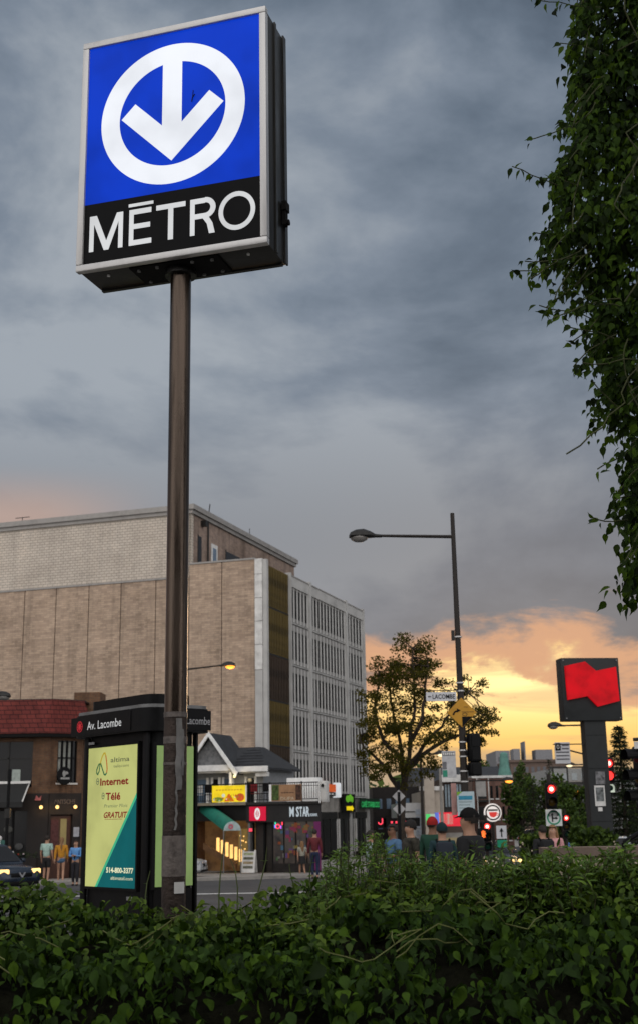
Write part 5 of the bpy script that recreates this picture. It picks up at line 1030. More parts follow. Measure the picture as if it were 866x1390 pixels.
def backpack(lab, i, m_):
    p = bpy.data.objects['person.%03d' % i]; k = p.scale.x; t = thing('backpack', lab, 'backpack', p.location+RZ(math.degrees(p.rotation_euler.z)) @ V((0, .19*k, 1.22*k)), math.degrees(p.rotation_euler.z))
    MB().box(-.15, .15, -.07, .10, -.24, .22, b=.05).build('pack', m_, t, True); MB().box(-.12, .12, .09, .14, -.18, .02, b=.02).build('pocket', m_, t, True); b = MB(); [b.tube([(s*.1, -.05, .2), (s*.12, -.12, .26), (s*.13, -.3, .14)], .02, 6) for s in (-1, 1)]; b.build('strap', blackm, t)
backpack('dark grey backpack worn by the person in the teal hood', 10, cl('pack_cloth', (.02, .025, .035))); backpack('black backpack with pale logo worn by the person in black', 12, cl('pack_black', (.012, .012, .013)))
# ================================================================== FAR BUILDINGS AND HILL
def far(name, label, px0, px1, pyt, Y, depth, m_, cat='building', rz=0, base=1150):
    a, c = at(px0, pyt, Y), at(px1, pyt, Y); w = c.x-a.x; z0 = gz(Y); h = (a.z+c.z)/2-z0
    t = thing(name, label, cat, ((a.x+c.x)/2, Y, z0), rz); MB().box(-w/2, w/2, 0, depth, 0, h).build('wall', m_, t); return t, w, h
def grid_windows(t, w, h, cols, rows, x0, x1, z0, z1, m_=glass, fw=.6, fh=.6, frame=None):
    dx, dz_ = (x1-x0)/cols, (z1-z0)/rows
    q = MB().box(-dx*fw/2, dx*fw/2, -.03, 0, 0, dz_*fh).build('window', m_, t, loc=(x0+.5*dx, 0, z0+dz_*(1-fh)/2)); fr_ = None
    if frame: fr_ = MB().box(-dx*fw/2-.05, dx*fw/2+.05, -.10, 0, -.12, -.02).build('sill', frame, q)
    for i in range(cols):
        for j in range(rows):
            if i or j:
                o = inst(q, t, (x0+(i+.5)*dx, 0, z0+j*dz_+dz_*(1-fh)/2))
                if fr_: inst(fr_, o)
stone = mat('beige_stone', (.36, .31, .26), .85, 0, .15, 1, .2); fbrick = brick_mat('far_brick', (.17, .085, .065), (.13, .066, .052), (.13, .1, .085), .5, .16, .02)
t, w, h = far('panel_building', 'pale panelled building with dark joints behind the diamond signs', 541, 572, 1090, 100, 12, mat('pale_panel', (.52, .52, .52), .8, 0, .12, 1))
for k in range(6): MB().box(-w/2, w/2-.55, -.05, 0, k*.62+.3, k*.62+.36).build('joint', blackm, t)
for k in range(7): MB().box(w/2-.5, w/2-.05, -.06, 0, k*.5+.2, k*.5+.6).build('window', mat('pale_blue_pane', (.36, .40, .46), .3), t)
for k in range(3): MB().box(-w/2+.3+.42*k, -w/2+.55+.35*k, -.04, 0, h*.55, h*.62+.1*k).build('wall_mark', darkmetal, t)
t, w, h = far('dark_annex', 'dark low building above the panelled building behind the tree', 505, 573, 1068, 112, 10, clad); grid_windows(t, w, h, 5, 2, -w*.45, w*.45, h*.3, h*.9, glassb, .5, .5)
t, w, h = far('stone_building', 'beige stone building with tall blank pier right of the tree trunk', 575, 601, 1073, 96, 14, stone)
MB().box(-w/2, -w/2+.72, -.35, 0, 0, h+1.2).build('pier', stone, t); MB().box(-w/2-.3, w/2, -.2, 1, h, h+.3).build('cornice', offwhite, t); MB().box(-w/2+1, w/2, -.1, 0, 0, h*.55).build('dark_base', mat('brown_base', (.07, .045, .035), .7), t)
t, w, h = far('glass_building', 'low building with tall blue mullioned windows left of the lamp post', 601, 640, 1056, 98, 14, mat('dull_brown', (.085, .06, .05), .8))
g_ = MB().box(-w*.48, w*.12, -.06, 0, h*.42, h*.92).build('window_wall', mat('sky_glass', (.30, .38, .44), .15), t)
for k in range(7): MB().box(-w*.48+k*w*.1-.04, -w*.48+k*w*.1+.04, -.12, -.06, h*.42, h*.92).build('mullion', darkmetal, g_)
MB().box(-w*.48, w*.12, -.11, -.06, h*.62, h*.64).build('transom', darkmetal, g_); MB().box(-w*.48, w*.12, -.075, -.06, h*.42, h*.62).build('dark_pane', mat('dusky_glass', (.04, .035, .035), .2), g_)
MB().box(-w/2-.2, w*.2, -.5, 0, h*.95, h*1.04).build('roof_edge', offwhite, t); MB().box(-w/2, w/2, -.15, 0, h*.26, h*.32).build('band', concrete, t)
for k in range(6): MB().box(-w*.5+k*w*.17, -w*.5+k*w*.17+.35, -.2, 0, 0, h*.26).build('warm_window', lit('warm_window_glow', (.20, .16, .09), 1.0, .4, 2), t)
t, w, h = far('brick_block', 'three storey dark red brick block behind the lamp post', 641, 693, 1056, 110, 14, fbrick)
MB().box(-w/2-.1, w/2+.1, -.15, 14, h, h+.2).build('cornice', offwhite, t); grid_windows(t, w, h, 4, 3, -.1*w, w*.48, h*.12, h*.95, glass, .42, .6, offwhite)
for k in range(3): 
    MB().box(-w*.42, -w*.14, -.9, 0, h*(.28*k+.12), h*(.28*k+.12)+.15).build('balcony_floor', darkmetal, t); MB().box(-w*.40, -w*.16, -.03, 0, h*(.28*k+.16), h*(.28*k+.34)).build('window', glass, t)
MB().box(-w*.44, -w*.42, -.9, -.8, 0, h).build('balcony_post', offwhite, t); MB().box(-w*.14, -w*.12, -.9, -.8, 0, h).build('balcony_post', offwhite, t); MB().box(-w*.5, w*.2, -.3, 0, h*.03, h*.09).build('shop_sign_band', mat('pale_band', (.3, .3, .28)), t)
MB().box(-w*.5+.2, -w*.46+.5, -.2, 0, h*.8, h*.98).build('blank_board', mat('weathered_sign', (.26, .25, .24)), t)
# church with copper spire
cop = mat('verdigris_copper', (.10, .22, .185), .7, .1, .2, 2, .1)
t, w, h = far('church', 'long dark slate roofed church with a green copper spire', 560, 692, 1062, 170, 24, mat('dark_stone', (.075, .07, .068), .85, 0, .2, 1))
b = MB(); top = at(600, 1037, 170).z-gz(170); b.add([(-w/2, 0, h), (w/2, 0, h), (w/2, 12, top), (-w/2, 12, top), (-w/2, 24, h), (w/2, 24, h)], [(0, 1, 2, 3), (3, 2, 5, 4), (0, 3, 4), (1, 5, 2)]); b.build('roof', mat('dark_slate', (.030, .031, .034), .7, 0, .3, 1.5, .3), t)
sx_ = at(684, 1040, 169).x-t.location.x; sz = at(684, 1057, 169).z-gz(170); st_ = at(684, 1021, 169).z-gz(170)
MB(T((sx_, -1.0, 0)) @ RZ(45)).lathe([(1.0, sz-4.5), (.98, sz), (.62, (sz+st_)/2), (.50, st_-.2), (.25, st_)], 8).build('spire', cop, t); MB().box(sx_-.8, sx_+.8, -1.8, -.2, 0, sz).build('tower', MATS['dark_stone'], t)
t, w, h = far('grey_tower', 'plain grey tower block above the church spire', 672, 691, 1019, 230, 14, mat('hazy_grey', (.20, .20, .21), .9)); grid_windows(t, w, h, 3, 5, -w*.4, w*.4, h*.4, h*.95, mat('dull_pane', (.10, .10, .11), .4), .5, .5)
t, w, h = far('brown_apartments', 'long brown flat roofed apartment block with rooftop cabins on the skyline', 692, 768, 1034, 215, 16, mat('brown_render', (.12, .085, .07), .85, 0, .15, 1)); grid_windows(t, w, h, 9, 4, -w*.47, w*.47, h*.35, h*.97, mat('dull_pane', (.10, .10, .11)), .5, .5)
for (x0, x1, hh) in ((-.42, -.30, 2.2), (-.02, .28, 2.0), (-.22, -.2, 3.4), (.40, .44, 2.6)): MB().box(w*x0, w*x1, 1, 5, h, h+hh).build('rooftop_cabin', MATS['hazy_grey'], t)
MB().box(-w/2-.2, w/2+.2, -.3, 16, h-.05, h+.35).build('parapet', MATS['brown_render'], t)
t, w, h = far('white_apartments', 'pale modern apartment block with balconies right of the dark trees', 746, 815, 1043, 150, 14, mat('pale_render', (.30, .30, .29), .85)); grid_windows(t, w, h, 5, 4, -w*.48, w*.42, h*.3, h*.97, mat('light_pane', (.34, .37, .38), .3), .55, .6, darkmetal)
for k in range(3): MB().box(-w*.5, w*.45, -1.0, 0, h*(.45+.18*k), h*(.45+.18*k)+.15).build('balcony_floor', concrete, t)
b = MB(); b.box(-w*.5, w*.5, -1.1, -1.0, h, h+.2); [b.box(x*w-.08, x*w+.08, -1.1, -.95, h*.3, h) for x in (-.48, -.2, .1, .4)]; b.build('balcony_frame', darkmetal, t)
t, w, h = far('right_apartments', 'pale building glimpsed right of the spruce at the edge', 838, 900, 1048, 140, 14, MATS['pale_render']); grid_windows(t, w, h, 4, 4, -w*.48, w*.48, h*.3, h*.97, mat('light_pane', (.34, .37, .38)), .55, .6)
# the hill
b = MB(); nx, ny = 60, 6; vs = []
for j in range(ny):
    for i in range(nx):
        x = -900+i*32; y = 420+j*150
        zz_ = (10+9*math.sin(i*.35)+6*math.sin(i*.9+1))*min(1, j/2.5)*(.7+.3*math.sin(i*.2+2)) + (26 if 150 < x < 500 else 12)*(j/5)
        vs.append((x, y, -1.6+max(0, zz_)*(1-.08*j)))
hill = struct(b.add(vs, [(j*nx+i, j*nx+i+1, (j+1)*nx+i+1, (j+1)*nx+i) for j in range(ny-1) for i in range(nx-1)]).build('hill', mat('wooded_hill', (.030, .040, .022), .95, 0, .4, .05, .5), None, True))

# ================================================================== VEGETATION
LEAF = np.array([(0, 0, 0), (-.22, .14, .05), (-.34, .38, .03), (-.24, .66, -.08), (-.08, .88, -.20), (0, 1.18, -.42), (.08, .88, -.20), (.24, .66, -.08), (.34, .38, .03), (.22, .14, .05), (0, .30, -.05), (0, .62, -.16)], float)
LEAFF = [(0, 10, 2, 1), (0, 9, 8, 10), (10, 11, 3, 2), (10, 8, 7, 11), (11, 5, 4, 3), (11, 7, 6, 5)]
LANCE = np.array([(0, 0, 0), (-.13, .3, .04), (0, .35, 0), (.13, .3, .04), (-.10, .68, .0), (0, .7, -.05), (.10, .68, .0), (0, 1.0, -.2)], float)
LANCEF = [(0, 2, 1), (0, 3, 2), (1, 2, 5, 4), (2, 3, 6, 5), (4, 5, 7), (5, 6, 7)]
BLOB = np.array([(0, 0, 0), (-.5, .4, .1), (.5, .5, -.1), (0, 1.0, .05)], float); BLOBF = [(0, 2, 3, 1)]
def frames(nrm, tip):
    n = nrm/np.linalg.norm(nrm, axis=1, keepdims=True); d = tip-(tip*n).sum(1, keepdims=True)*n; d /= np.linalg.norm(d, axis=1, keepdims=True)+1e-9
    x = np.cross(d, n); return np.stack([x, d, n], 2)
def foliage(name, m_, P, nrm, tip, size, base=LEAF, faces=LEAFF, parent=None, is_stuff=True):
    Rm = frames(nrm, tip); vs = np.einsum('nij,kj->nki', Rm, base)*size[:, None, None]+P[:, None, :]; N, k = len(P), len(base)
    me = bpy.data.meshes.new(name); me.vertices.add(N*k); me.vertices.foreach_set('co', vs.astype(np.float32).ravel())
    lens = np.array([len(f) for f in faces]); flat = np.concatenate([np.array(f) for f in faces]); L = len(flat)
    li = (flat[None, :]+(np.arange(N)*k)[:, None]).ravel().astype(np.int32); ls = (np.concatenate([[0], np.cumsum(lens)[:-1]])[None, :]+(np.arange(N)*L)[:, None]).ravel().astype(np.int32)
    me.loops.add(N*L); me.loops.foreach_set('vertex_index', li); me.polygons.add(N*len(faces)); me.polygons.foreach_set('loop_start', ls); me.polygons.foreach_set('loop_total', np.tile(lens, N).astype(np.int32))
    me.update(calc_edges=True); me.validate(); me.materials.append(m_); o = bpy.data.objects.new(name, me); COL.objects.link(o); o.parent = parent
    if is_stuff: stuff(o)
    return o
def leaf_parts(m_, P, nrm, tip, size, parent, base=LEAF):
    me = bpy.data.meshes.new('leaf'); me.from_pydata([tuple(p) for p in base], [], LEAFF); me.materials.append(m_)
    Rm = frames(nrm, tip)
    for i in range(len(P)):
        o = bpy.data.objects.new('leaf', me); COL.objects.link(o); o.parent = parent
        M_ = Matrix([list(r_) for r_ in Rm[i]]).to_4x4() @ Matrix.Scale(float(size[i]), 4); M_.translation = V(P[i])-(V(parent.location) if parent else V()); o.matrix_basis = M_
creeper = mat('creeper_leaf', (.028, .060, .009), .62, 0, .25, 14, .1, island=.75, trans=.22, spec=.10)
ivyleaf = mat('ivy_leaf', (.030, .062, .010), .62, 0, .3, 3, .1, island=.85, trans=.35, spec=.10)
weedleaf = mat('weed_leaf', (.080, .150, .024), .5, 0, .2, 14, .1, island=.5, trans=.25, spec=.3)
treeleaf = mat('tree_leaf', (.060, .060, .012), .55, 0, .2, 5, 0, island=.5, trans=.65, spec=.2)
farleaf = mat('far_leaf', (.042, .075, .016), .6, 0, .2, 5, 0, island=.6, trans=.2, spec=.15)
spruceleaf = mat('spruce_needles', (.018, .028, .014), .65, 0, .2, 5, 0, island=.6, trans=.1, spec=.15)
bark = mat('bark', (.032, .024, .018), .9, 0, .3, 9, .5); twig = mat('twig', (.05, .055, .022), .8, 0, .3, 20, .3)
rn = lambda *s: RNG.normal(size=s); ru = lambda a, b, *s: RNG.uniform(a, b, s)
# --- hedge: creeper over a low bank
hp_px = [-150, 0, 60, 110, 150, 215, 250, 300, 420, 470, 560, 700, 866, 1000]; hp_py = [1226, 1224, 1221, 1228, 1250, 1252, 1238, 1231, 1226, 1212, 1200, 1192, 1186, 1186]
hx = [at(a, c, 7.0).x for a, c in zip(hp_px, hp_py)]; hz = [at(a, c, 7.0).z for a, c in zip(hp_px, hp_py)]
def htop(x, y):                      # surface height across the bank
    zb_ = np.interp(x, hx, hz); f = np.clip((y-5.3)/(7.0-5.3), 0, 1)
    bump = .05*np.sin(x*5.1+y*3)+.05*np.sin(x*9.7-y*6.1+1)+.05*np.sin(x*2.3+2+y*9)+.03*np.sin(x*17+y*13)
    return .88+(zb_-.88)*f**.8+bump*(.4+.6*f)-.12*np.clip((y-6.8)/.3, 0, 1)-.55*np.clip((5.75-y)/.5, 0, 1.6)**1.7
HG = thing('creeper_hedge', 'broad bank of dark green creeper leaves along the bottom of the view', 'hedge', (0, 5.8, 0), 0)
b = MB(); nx, ny = 60, 12; vs = []
for j in range(ny+1):
    for i in range(nx+1):
        x = -3.6+8*i/nx; y = 5.1+2.0*j/ny; zz_ = 0 if j in (0, ny) else float(htop(x, y))-.13
        vs.append((x, y-5.8, zz_))
b.add(vs, [(j*(nx+1)+i, j*(nx+1)+i+1, (j+1)*(nx+1)+i+1, (j+1)*(nx+1)+i) for j in range(ny) for i in range(nx)]).build('soil_and_stems', mat('dark_litter', (.008, .008, .005), 1.0, 0, .4, 20, .5, spec=.02), HG)
N = 36000; x = ru(-3.5, 4.3, N); y = 5.15+2.0*ru(0, 1, N)**.85; dep = RNG.exponential(.075, N); z = htop(x, y)-dep+.03+.05*(RNG.random(N) < .06)
nrm = np.stack([.7*rn(N), -.45+.6*rn(N), .65+.45*rn(N)], 1); tip = np.stack([.7*rn(N), -.7+.6*rn(N), -.9+.4*rn(N)], 1); size = np.clip(.042*np.exp(.42*rn(N)), .018, .10)
P = np.stack([x, y, z], 1); o_ = np.array([0, 5.8, 0])
kp = (np.sin(x*6.3+y*9)+np.sin(x*13-y*5+1)+np.sin(y*17+x*3)+.8*rn(N)) > -1.1; P, nrm, tip, size, x, y, dep = P[kp], nrm[kp], tip[kp], size[kp], x[kp], y[kp], dep[kp]; N = len(P)
vis = np.where((y < 6.2) & (dep < .03) & (abs(x-.1) < 1.35*y/5))[0]; pick = vis[:300]; rest = np.setdiff1d(np.arange(N), pick)
leaf_parts(creeper, P[pick], nrm[pick], tip[pick], size[pick]*1.1, HG)
foliage('foliage', creeper, P[rest]-o_, nrm[rest], tip[rest], size[rest], parent=HG)
Nq = 4200; kx = ru(-3.3, 3.6, 170); ky = 5.9+1.1*ru(0, 1, 170)**.6; qi = RNG.integers(0, 170, Nq); x = kx[qi]+.09*rn(Nq); y = ky[qi]+.09*rn(Nq); z = htop(x, y)+.035+.03*np.abs(rn(Nq))
foliage('young_leaves', mat('young_creeper_leaf', (.070, .120, .018), .6, 0, .2, 14, .1, island=.5, trans=.3, spec=.18), np.stack([x, y, z], 1)-o_, np.stack([.6*rn(Nq), -.4+.5*rn(Nq), .8+.4*rn(Nq)], 1), np.stack([rn(Nq), -.5+.7*rn(Nq), -.4+.5*rn(Nq)], 1), ru(.022, .05, Nq), parent=HG)
b = MB()                               # loose runners over the top
for k in range(46):
    x0 = random.uniform(-2.6, 2.9); y0 = random.uniform(5.7, 7.0); pts = []; a = random.uniform(0, 6.28)
    for j in range(7): pts.append((x0+.07*j*math.cos(a), y0-5.8+.04*j*math.sin(a), float(htop(np.array(x0+.07*j*math.cos(a)), np.array(y0)))+.05+.03*math.sin(j*1.1+k))); a += random.uniform(-.4, .4)
    b.tube(pts, .003, 4, False)
stuff(b.build('runner', mat('runner_stem', (.12, .13, .04), .6), HG))
# --- ivy-covered wall at the right
iy = [-80, 0, 60, 100, 140, 180, 220, 260, 300, 335, 370, 400, 440, 480, 520, 560, 600, 650, 690, 730, 770, 800, 815]
ixp = [770, 778, 772, 788, 778, 764, 755, 742, 752, 745, 756, 780, 796, 794, 816, 832, 838, 834, 842, 850, 858, 862, 866]
Yv = 6.6; ivz = np.array([at(a, c, Yv).z for a, c in zip(ixp, iy)]); ivx = np.array([at(a, c, Yv).x for a, c in zip(ixp, iy)])
IW = thing('ivy_wall', 'brick wall corner draped in hanging dark green ivy at the upper right', 'wall', (2.2, 6.2, 0), 0)
MB().box(.0, 3.2, .0, .55, 0, 8.5).build('wall', rbrick, IW); MB().box(-.04, 3.2, -.04, .59, 8.5, 8.65).build('coping', concrete, IW)
o_ = np.array([2.2, 6.2, 0])
N = 52000; z = ru(2.62, 8.2, N); xl = np.interp(z, ivz[::-1], ivx[::-1]); xl = np.where(z > ivz.max(), ivx[0], xl)
lump = .07*np.sin(z*6.3)+.05*np.sin(z*13+1)
u = RNG.beta(.75, 1.0, N); xr = 2.75; xw = xl+lump*.6+.02; x = xw+(xr-xw)*u
dd = np.clip((x-xw)/(xr-xw), 0, 1); y = 6.45-.5*np.sqrt(dd)*(.7+.3*np.sin(z*3+x*4))+np.abs(rn(N))*.13+ru(0, .5, N)*(RNG.random(N) < .3)
keep = (RNG.random(N) < np.clip(.45+dd*3, 0, 1)) & ((np.sin(z*5.1+x*7)+np.sin(x*11-z*8+2)+.9*rn(N)) > -1.75); x, y, z = x[keep], y[keep], z[keep]; N = len(x)
nrm = np.stack([-.5+.6*rn(N), -.9+.5*rn(N), .35+.4*rn(N)], 1); tip = np.stack([-.25+.6*rn(N), .3*rn(N), -1+.35*rn(N)], 1); size = ru(.025, .066, N); P = np.stack([x, y, z], 1)
vis = np.where((x < 1.75) & (z < 5.9) & (y < 6.3))[0]; pick = vis[:300]; rest = np.setdiff1d(np.arange(N), pick)
leaf_parts(ivyleaf, P[pick], nrm[pick], tip[pick], size[pick], IW); foliage('foliage', ivyleaf, P[rest]-o_, nrm[rest], tip[rest], size[rest], parent=IW)
b = MB(); LP = []                       # trailing sprays that break the outline
for k in range(58):
    zz_ = random.uniform(2.95, 6.6); xs_ = float(np.interp(zz_, ivz[::-1], ivx[::-1]))+.12; yy = random.uniform(6.2, 6.6); L_ = random.uniform(.12, .36); a = random.uniform(-2.7, -1.9) if random.random() < .75 else random.uniform(2.6, 3.3)
    pts = [V((xs_, yy, zz_))]
    for j in range(7): pts.append(pts[-1]+V((math.cos(a), random.uniform(-.2, .2), math.sin(a)))*L_/6); a += random.uniform(-.22, .28)
    b.tube([p-V(o_) for p in pts], .0035, 4, False)
    for p in pts[1:]:
        for q in range(random.randint(1, 3)): LP.append(p+V((random.uniform(-.02, .02), random.uniform(-.02, .02), random.uniform(-.02, .01))))
for k in range(26):
    zz_ = random.uniform(3.6, 6.8); xs_ = random.uniform(1.5, 2.0); pts = [V((xs_, 5.75, zz_))]
    for j in range(8): pts.append(pts[-1]+V((random.uniform(-.08, .06), random.uniform(-.03, .03), -random.uniform(.03, .10))))
    b.tube([p-V(o_) for p in pts], .004, 4, False)
b.build('vine_stem', twig, IW); N = len(LP); LP = np.array([tuple(p) for p in LP])
foliage('spray_leaves', ivyleaf, LP-o_, np.stack([-.5+.7*rn(N), -.8+.5*rn(N), .3+.5*rn(N)], 1), np.stack([-.5+.6*rn(N), .3*rn(N), -.9+.4*rn(N)], 1), ru(.026, .055, N), parent=IW)

# --- trees
def crown(clumps, n_per, sd, size, m_, parent, o_, base=BLOB, faces=BLOBF):
    P = []
    for (c, r_, w_) in clumps:
        n = int(n_per*w_); q = RNG.normal(size=(n, 3)); q /= np.linalg.norm(q, axis=1, keepdims=True); P.append(np.array(c)+q*(RNG.random((n, 1))**.45)*np.array(r_))
    P = np.concatenate(P); N = len(P)
    return foliage('crown', m_, P-o_, rn(N, 3)+np.array([0, 0, .4]), rn(N, 3), ru(size*.6, size*1.3, N), base, faces, parent)
TY = 62.0; tb = V((at(545, 1140, TY).x, TY, gz(TY)))
TR = thing('street_tree', 'large loose leaved tree silhouetted against the sunset beside the office block', 'tree', tb, 0)
o_ = np.array(tb)
cl_px = [(560, 880, 22, 1.1), (545, 892, 20, 1), (578, 895, 16, .7), (585, 908, 14, .5), (530, 905, 18, .9), (557, 905, 22, 1.1), (515, 920, 16, .8), (520, 945, 20, 1), (548, 930, 22, 1.1), (576, 925, 18, .7), (500, 945, 12, .4), (570, 955, 20, .9), (540, 965, 22, 1), (512, 970, 16, .7), (500, 980, 12, .4), (600, 950, 14, .5), (603, 932, 12, .4), (640, 935, 14, .6), (625, 945, 12, .4), (655, 968, 16, .8), (648, 985, 16, .8), (665, 985, 10, .4), (600, 985, 18, .8), (620, 975, 14, .5), (580, 990, 20, .9), (550, 1000, 22, 1), (520, 1000, 18, .8), (500, 1000, 13, .5), (492, 1025, 12, .5), (510, 1030, 18, .8), (540, 1035, 20, .8), (570, 1020, 18, .8), (605, 1005, 12, .4), (650, 1002, 9, .35), (500, 1052, 12, .4), (585, 1045, 12, .4), (555, 1055, 14, .4)]
clumps = []; b = MB()
trunk = [V(tb), at(544, 1105, TY), at(547, 1070, TY), at(552, 1040, TY)]
b.tube([p-V(tb) for p in trunk], [.24, .19, .16, .13], 10); bo_ = b.build('trunk', bark, TR, True)
forks = [at(546, 1082, TY), at(550, 1055, TY), at(551, 1045, TY), at(548, 1065, TY)]
limbs = [[(552, 1040), (556, 1000), (562, 960), (560, 915), (560, 880)], [(549, 1060), (545, 1020), (535, 980), (528, 935), (530, 905)], [(551, 1045), (575, 1010), (600, 985), (615, 960), (635, 940)], [(551, 1045), (580, 1018), (615, 1000), (640, 990), (655, 970)], [(546, 1075), (525, 1045), (505, 1025), (490, 1010), (487, 990)], [(555, 1010), (570, 985), (576, 945), (580, 905), (578, 892)], [(545, 1030), (520, 1005), (508, 970), (512, 930), (514, 918)]]
lp = []
for li, l_ in enumerate(limbs):
    yo = random.uniform(-1.2, 1.2); pts = [at(px, py, TY+yo*i/4) for i, (px, py) in enumerate(l_)]; fine = []
    for i in range(len(pts)-1):
        for j in range(3): fine.append(pts[i].lerp(pts[i+1], j/3)+V((random.uniform(-.06, .06), random.uniform(-.1, .1), random.uniform(-.05, .05))))
    fine.append(pts[-1]); n = len(fine); MB().tube([p-V(tb) for p in fine], [.10*(1-i/n)**1.0+.016 for i in range(n)], 7).build('limb', bark, TR, True); lp += fine[2:]
b = MB()
for (px, py, r_, w_) in cl_px:
    c = at(px, py, TY+random.uniform(-1.5, 1.5)); rr_ = r_/1724*TY*1.04
    for _ in range(6):
        cc = c+V((random.uniform(-.95, .95)*rr_, random.uniform(-1.2, 1.2)*rr_, random.uniform(-.9, .9)*rr_)); clumps.append((tuple(cc), (rr_*.70, rr_*1.0, rr_*.40), w_*.17))
        n0 = min(lp, key=lambda q: (q-cc).length); mid = n0.lerp(cc, .55)+V((random.uniform(-.15, .15), random.uniform(-.15, .15), random.uniform(-.05, .2)))
        b.tube([n0-V(tb), mid-V(tb), cc-V(tb)], [.03, .018, .008], 5, False)
b.build('twigs', bark, TR)
crown(clumps, 900, 1, .095, treeleaf, TR, o_)
def spruce(label, px, pyt, Y, wpx, base_off=0.0, dens=1.0):
    z0 = gz(Y); c = at(px, pyt, Y); h = c.z-z0; r0 = wpx/2/1724*Y; t = thing('spruce_tree', label, 'tree', (c.x, Y, z0), 0, 'spruces by the street')
    MB().tube([(0, 0, 0), (0, 0, h*.98)], [.16, .02], 8).build('trunk', bark, t, True)
    P = []; Nn = []; Tt = []; b = MB()
    lv = int(h/.22)
    for k in range(lv):
        f = k/lv; zc_ = .3+(h-.35)*f; rr_ = r0*(1-f)**.8*random.uniform(.75, 1.12)+.05
        nb_ = random.randint(6, 9)
        for q in range(nb_):
            a = 2*PI*(q+random.random())/nb_; L_ = rr_*random.uniform(.55, 1.12); tipz = -.18*L_+.10*random.random()
            b.tube([(0, 0, zc_), (L_*math.cos(a), L_*math.sin(a), zc_+tipz)], [.018, .005], 3, False)
            for s in range(int((6+10*L_)*dens)):
                g_ = random.random()**.7; P.append((L_*g_*math.cos(a)+random.uniform(-.07, .07), L_*g_*math.sin(a)+random.uniform(-.07, .07), zc_+tipz*g_+random.uniform(-.08, .05))); Tt.append((math.cos(a)+random.uniform(-.5, .5), math.sin(a)+random.uniform(-.5, .5), -.3+random.uniform(-.4, .4)))
    stuff(b.build('branches', bark, t)); N = len(P); foliage('needles', spruceleaf, np.array(P), rn(N, 3)*.6+np.array([0, 0, 1]), np.array(Tt), ru(.12, .24, N), LANCE, LANCEF, t); return t
spruce('tall slender spruce right of the bank pillar', 838, 982, 66, 104, dens=3.4)
spruce('shaded blue green spruce among the dark trees left of the bank pillar', 722, 1062, 92, 60, dens=1.3)
spruce('narrow spruce tip rising above the dark trees', 744, 1028, 120, 36, dens=.6)
def bush_tree(label, px, pyt, Y, wpx, group='dark street trees', n=900, seed=0, m_=farleaf, fill=1.0):
    z0 = gz(Y); c = at(px, pyt, Y); h = c.z-z0; w_ = wpx/1724*Y; t = thing('broadleaf_tree', label, 'tree', (c.x, Y, z0), 0, group)
    MB().tube([(0, 0, 0), (.1, 0, h*.35), (0, .1, h*.75)], [.2, .14, .05], 8).build('trunk', bark, t, True); cs = []; b = MB()
    for k in range(22):
        a = random.uniform(0, 6.28); u_ = random.random()**.5; zc_ = h*random.uniform(.25, .92); rr_ = w_/2*u_*math.sqrt(max(.05, 1-((zc_/h-.5)/.55)**2))*.85
        p = (rr_*math.cos(a), rr_*math.sin(a), zc_); cs.append((p, (w_*.16, w_*.16, h*.10), 1)); b.tube([(0, 0, h*.3), (p[0]*.5, p[1]*.5, zc_*.8), p], [.07, .04, .015], 4, False)
    b.build('limbs', bark, t); crown(cs, n/22*fill*2.2, 1, .12+Y*.0008, m_, t, np.zeros(3)); return t
for a in (('dark broadleaf tree at the left of the dark tree group', 703, 1052, 105, 56), ('broad tree with lit crown behind the red light', 745, 1040, 112, 70), ('dark tree under the parking sign', 778, 1062, 100, 58), ('low dark tree beside the bank pillar', 792, 1095, 80, 44), ('dark tree behind the turn sign', 760, 1085, 88, 60)): bush_tree(*a, n=2000)
for a in (('tree beyond the spruce at the right edge', 870, 1075, 95, 60), ('tree on the skyline left of the grey tower', 655, 1030, 190, 34), ('tree on the skyline behind the church roof', 705, 1033, 200, 30), ('small tree on the skyline right of the lamp post', 640, 1036, 180, 22)): bush_tree(*a, n=1100, group='distant trees')
for a in (('low bush beside the traffic light post', 725, 1128, 60, 40), ('low bush left of the pillar foot', 785, 1120, 40, 36), ('leafy bush at the foot of the bank pillar', 812, 1125, 38, 50)): bush_tree(*a, n=900, group='low bushes at the crossing')
# far wooded band that reads as one mass
N = 9000; x = ru(-60, 190, N); y = ru(230, 330, N); z = gz(300)+np.abs(rn(N))*2.0+ru(0, 9, N)*(.55+.3*np.sin(x*.13)+.15*np.sin(x*.41)); P = np.stack([x, y, z], 1)
foliage('distant_wood', farleaf, P, rn(N, 3)+np.array([0, -.3, .4]), rn(N, 3), ru(1.2, 2.6, N), BLOB, BLOBF)
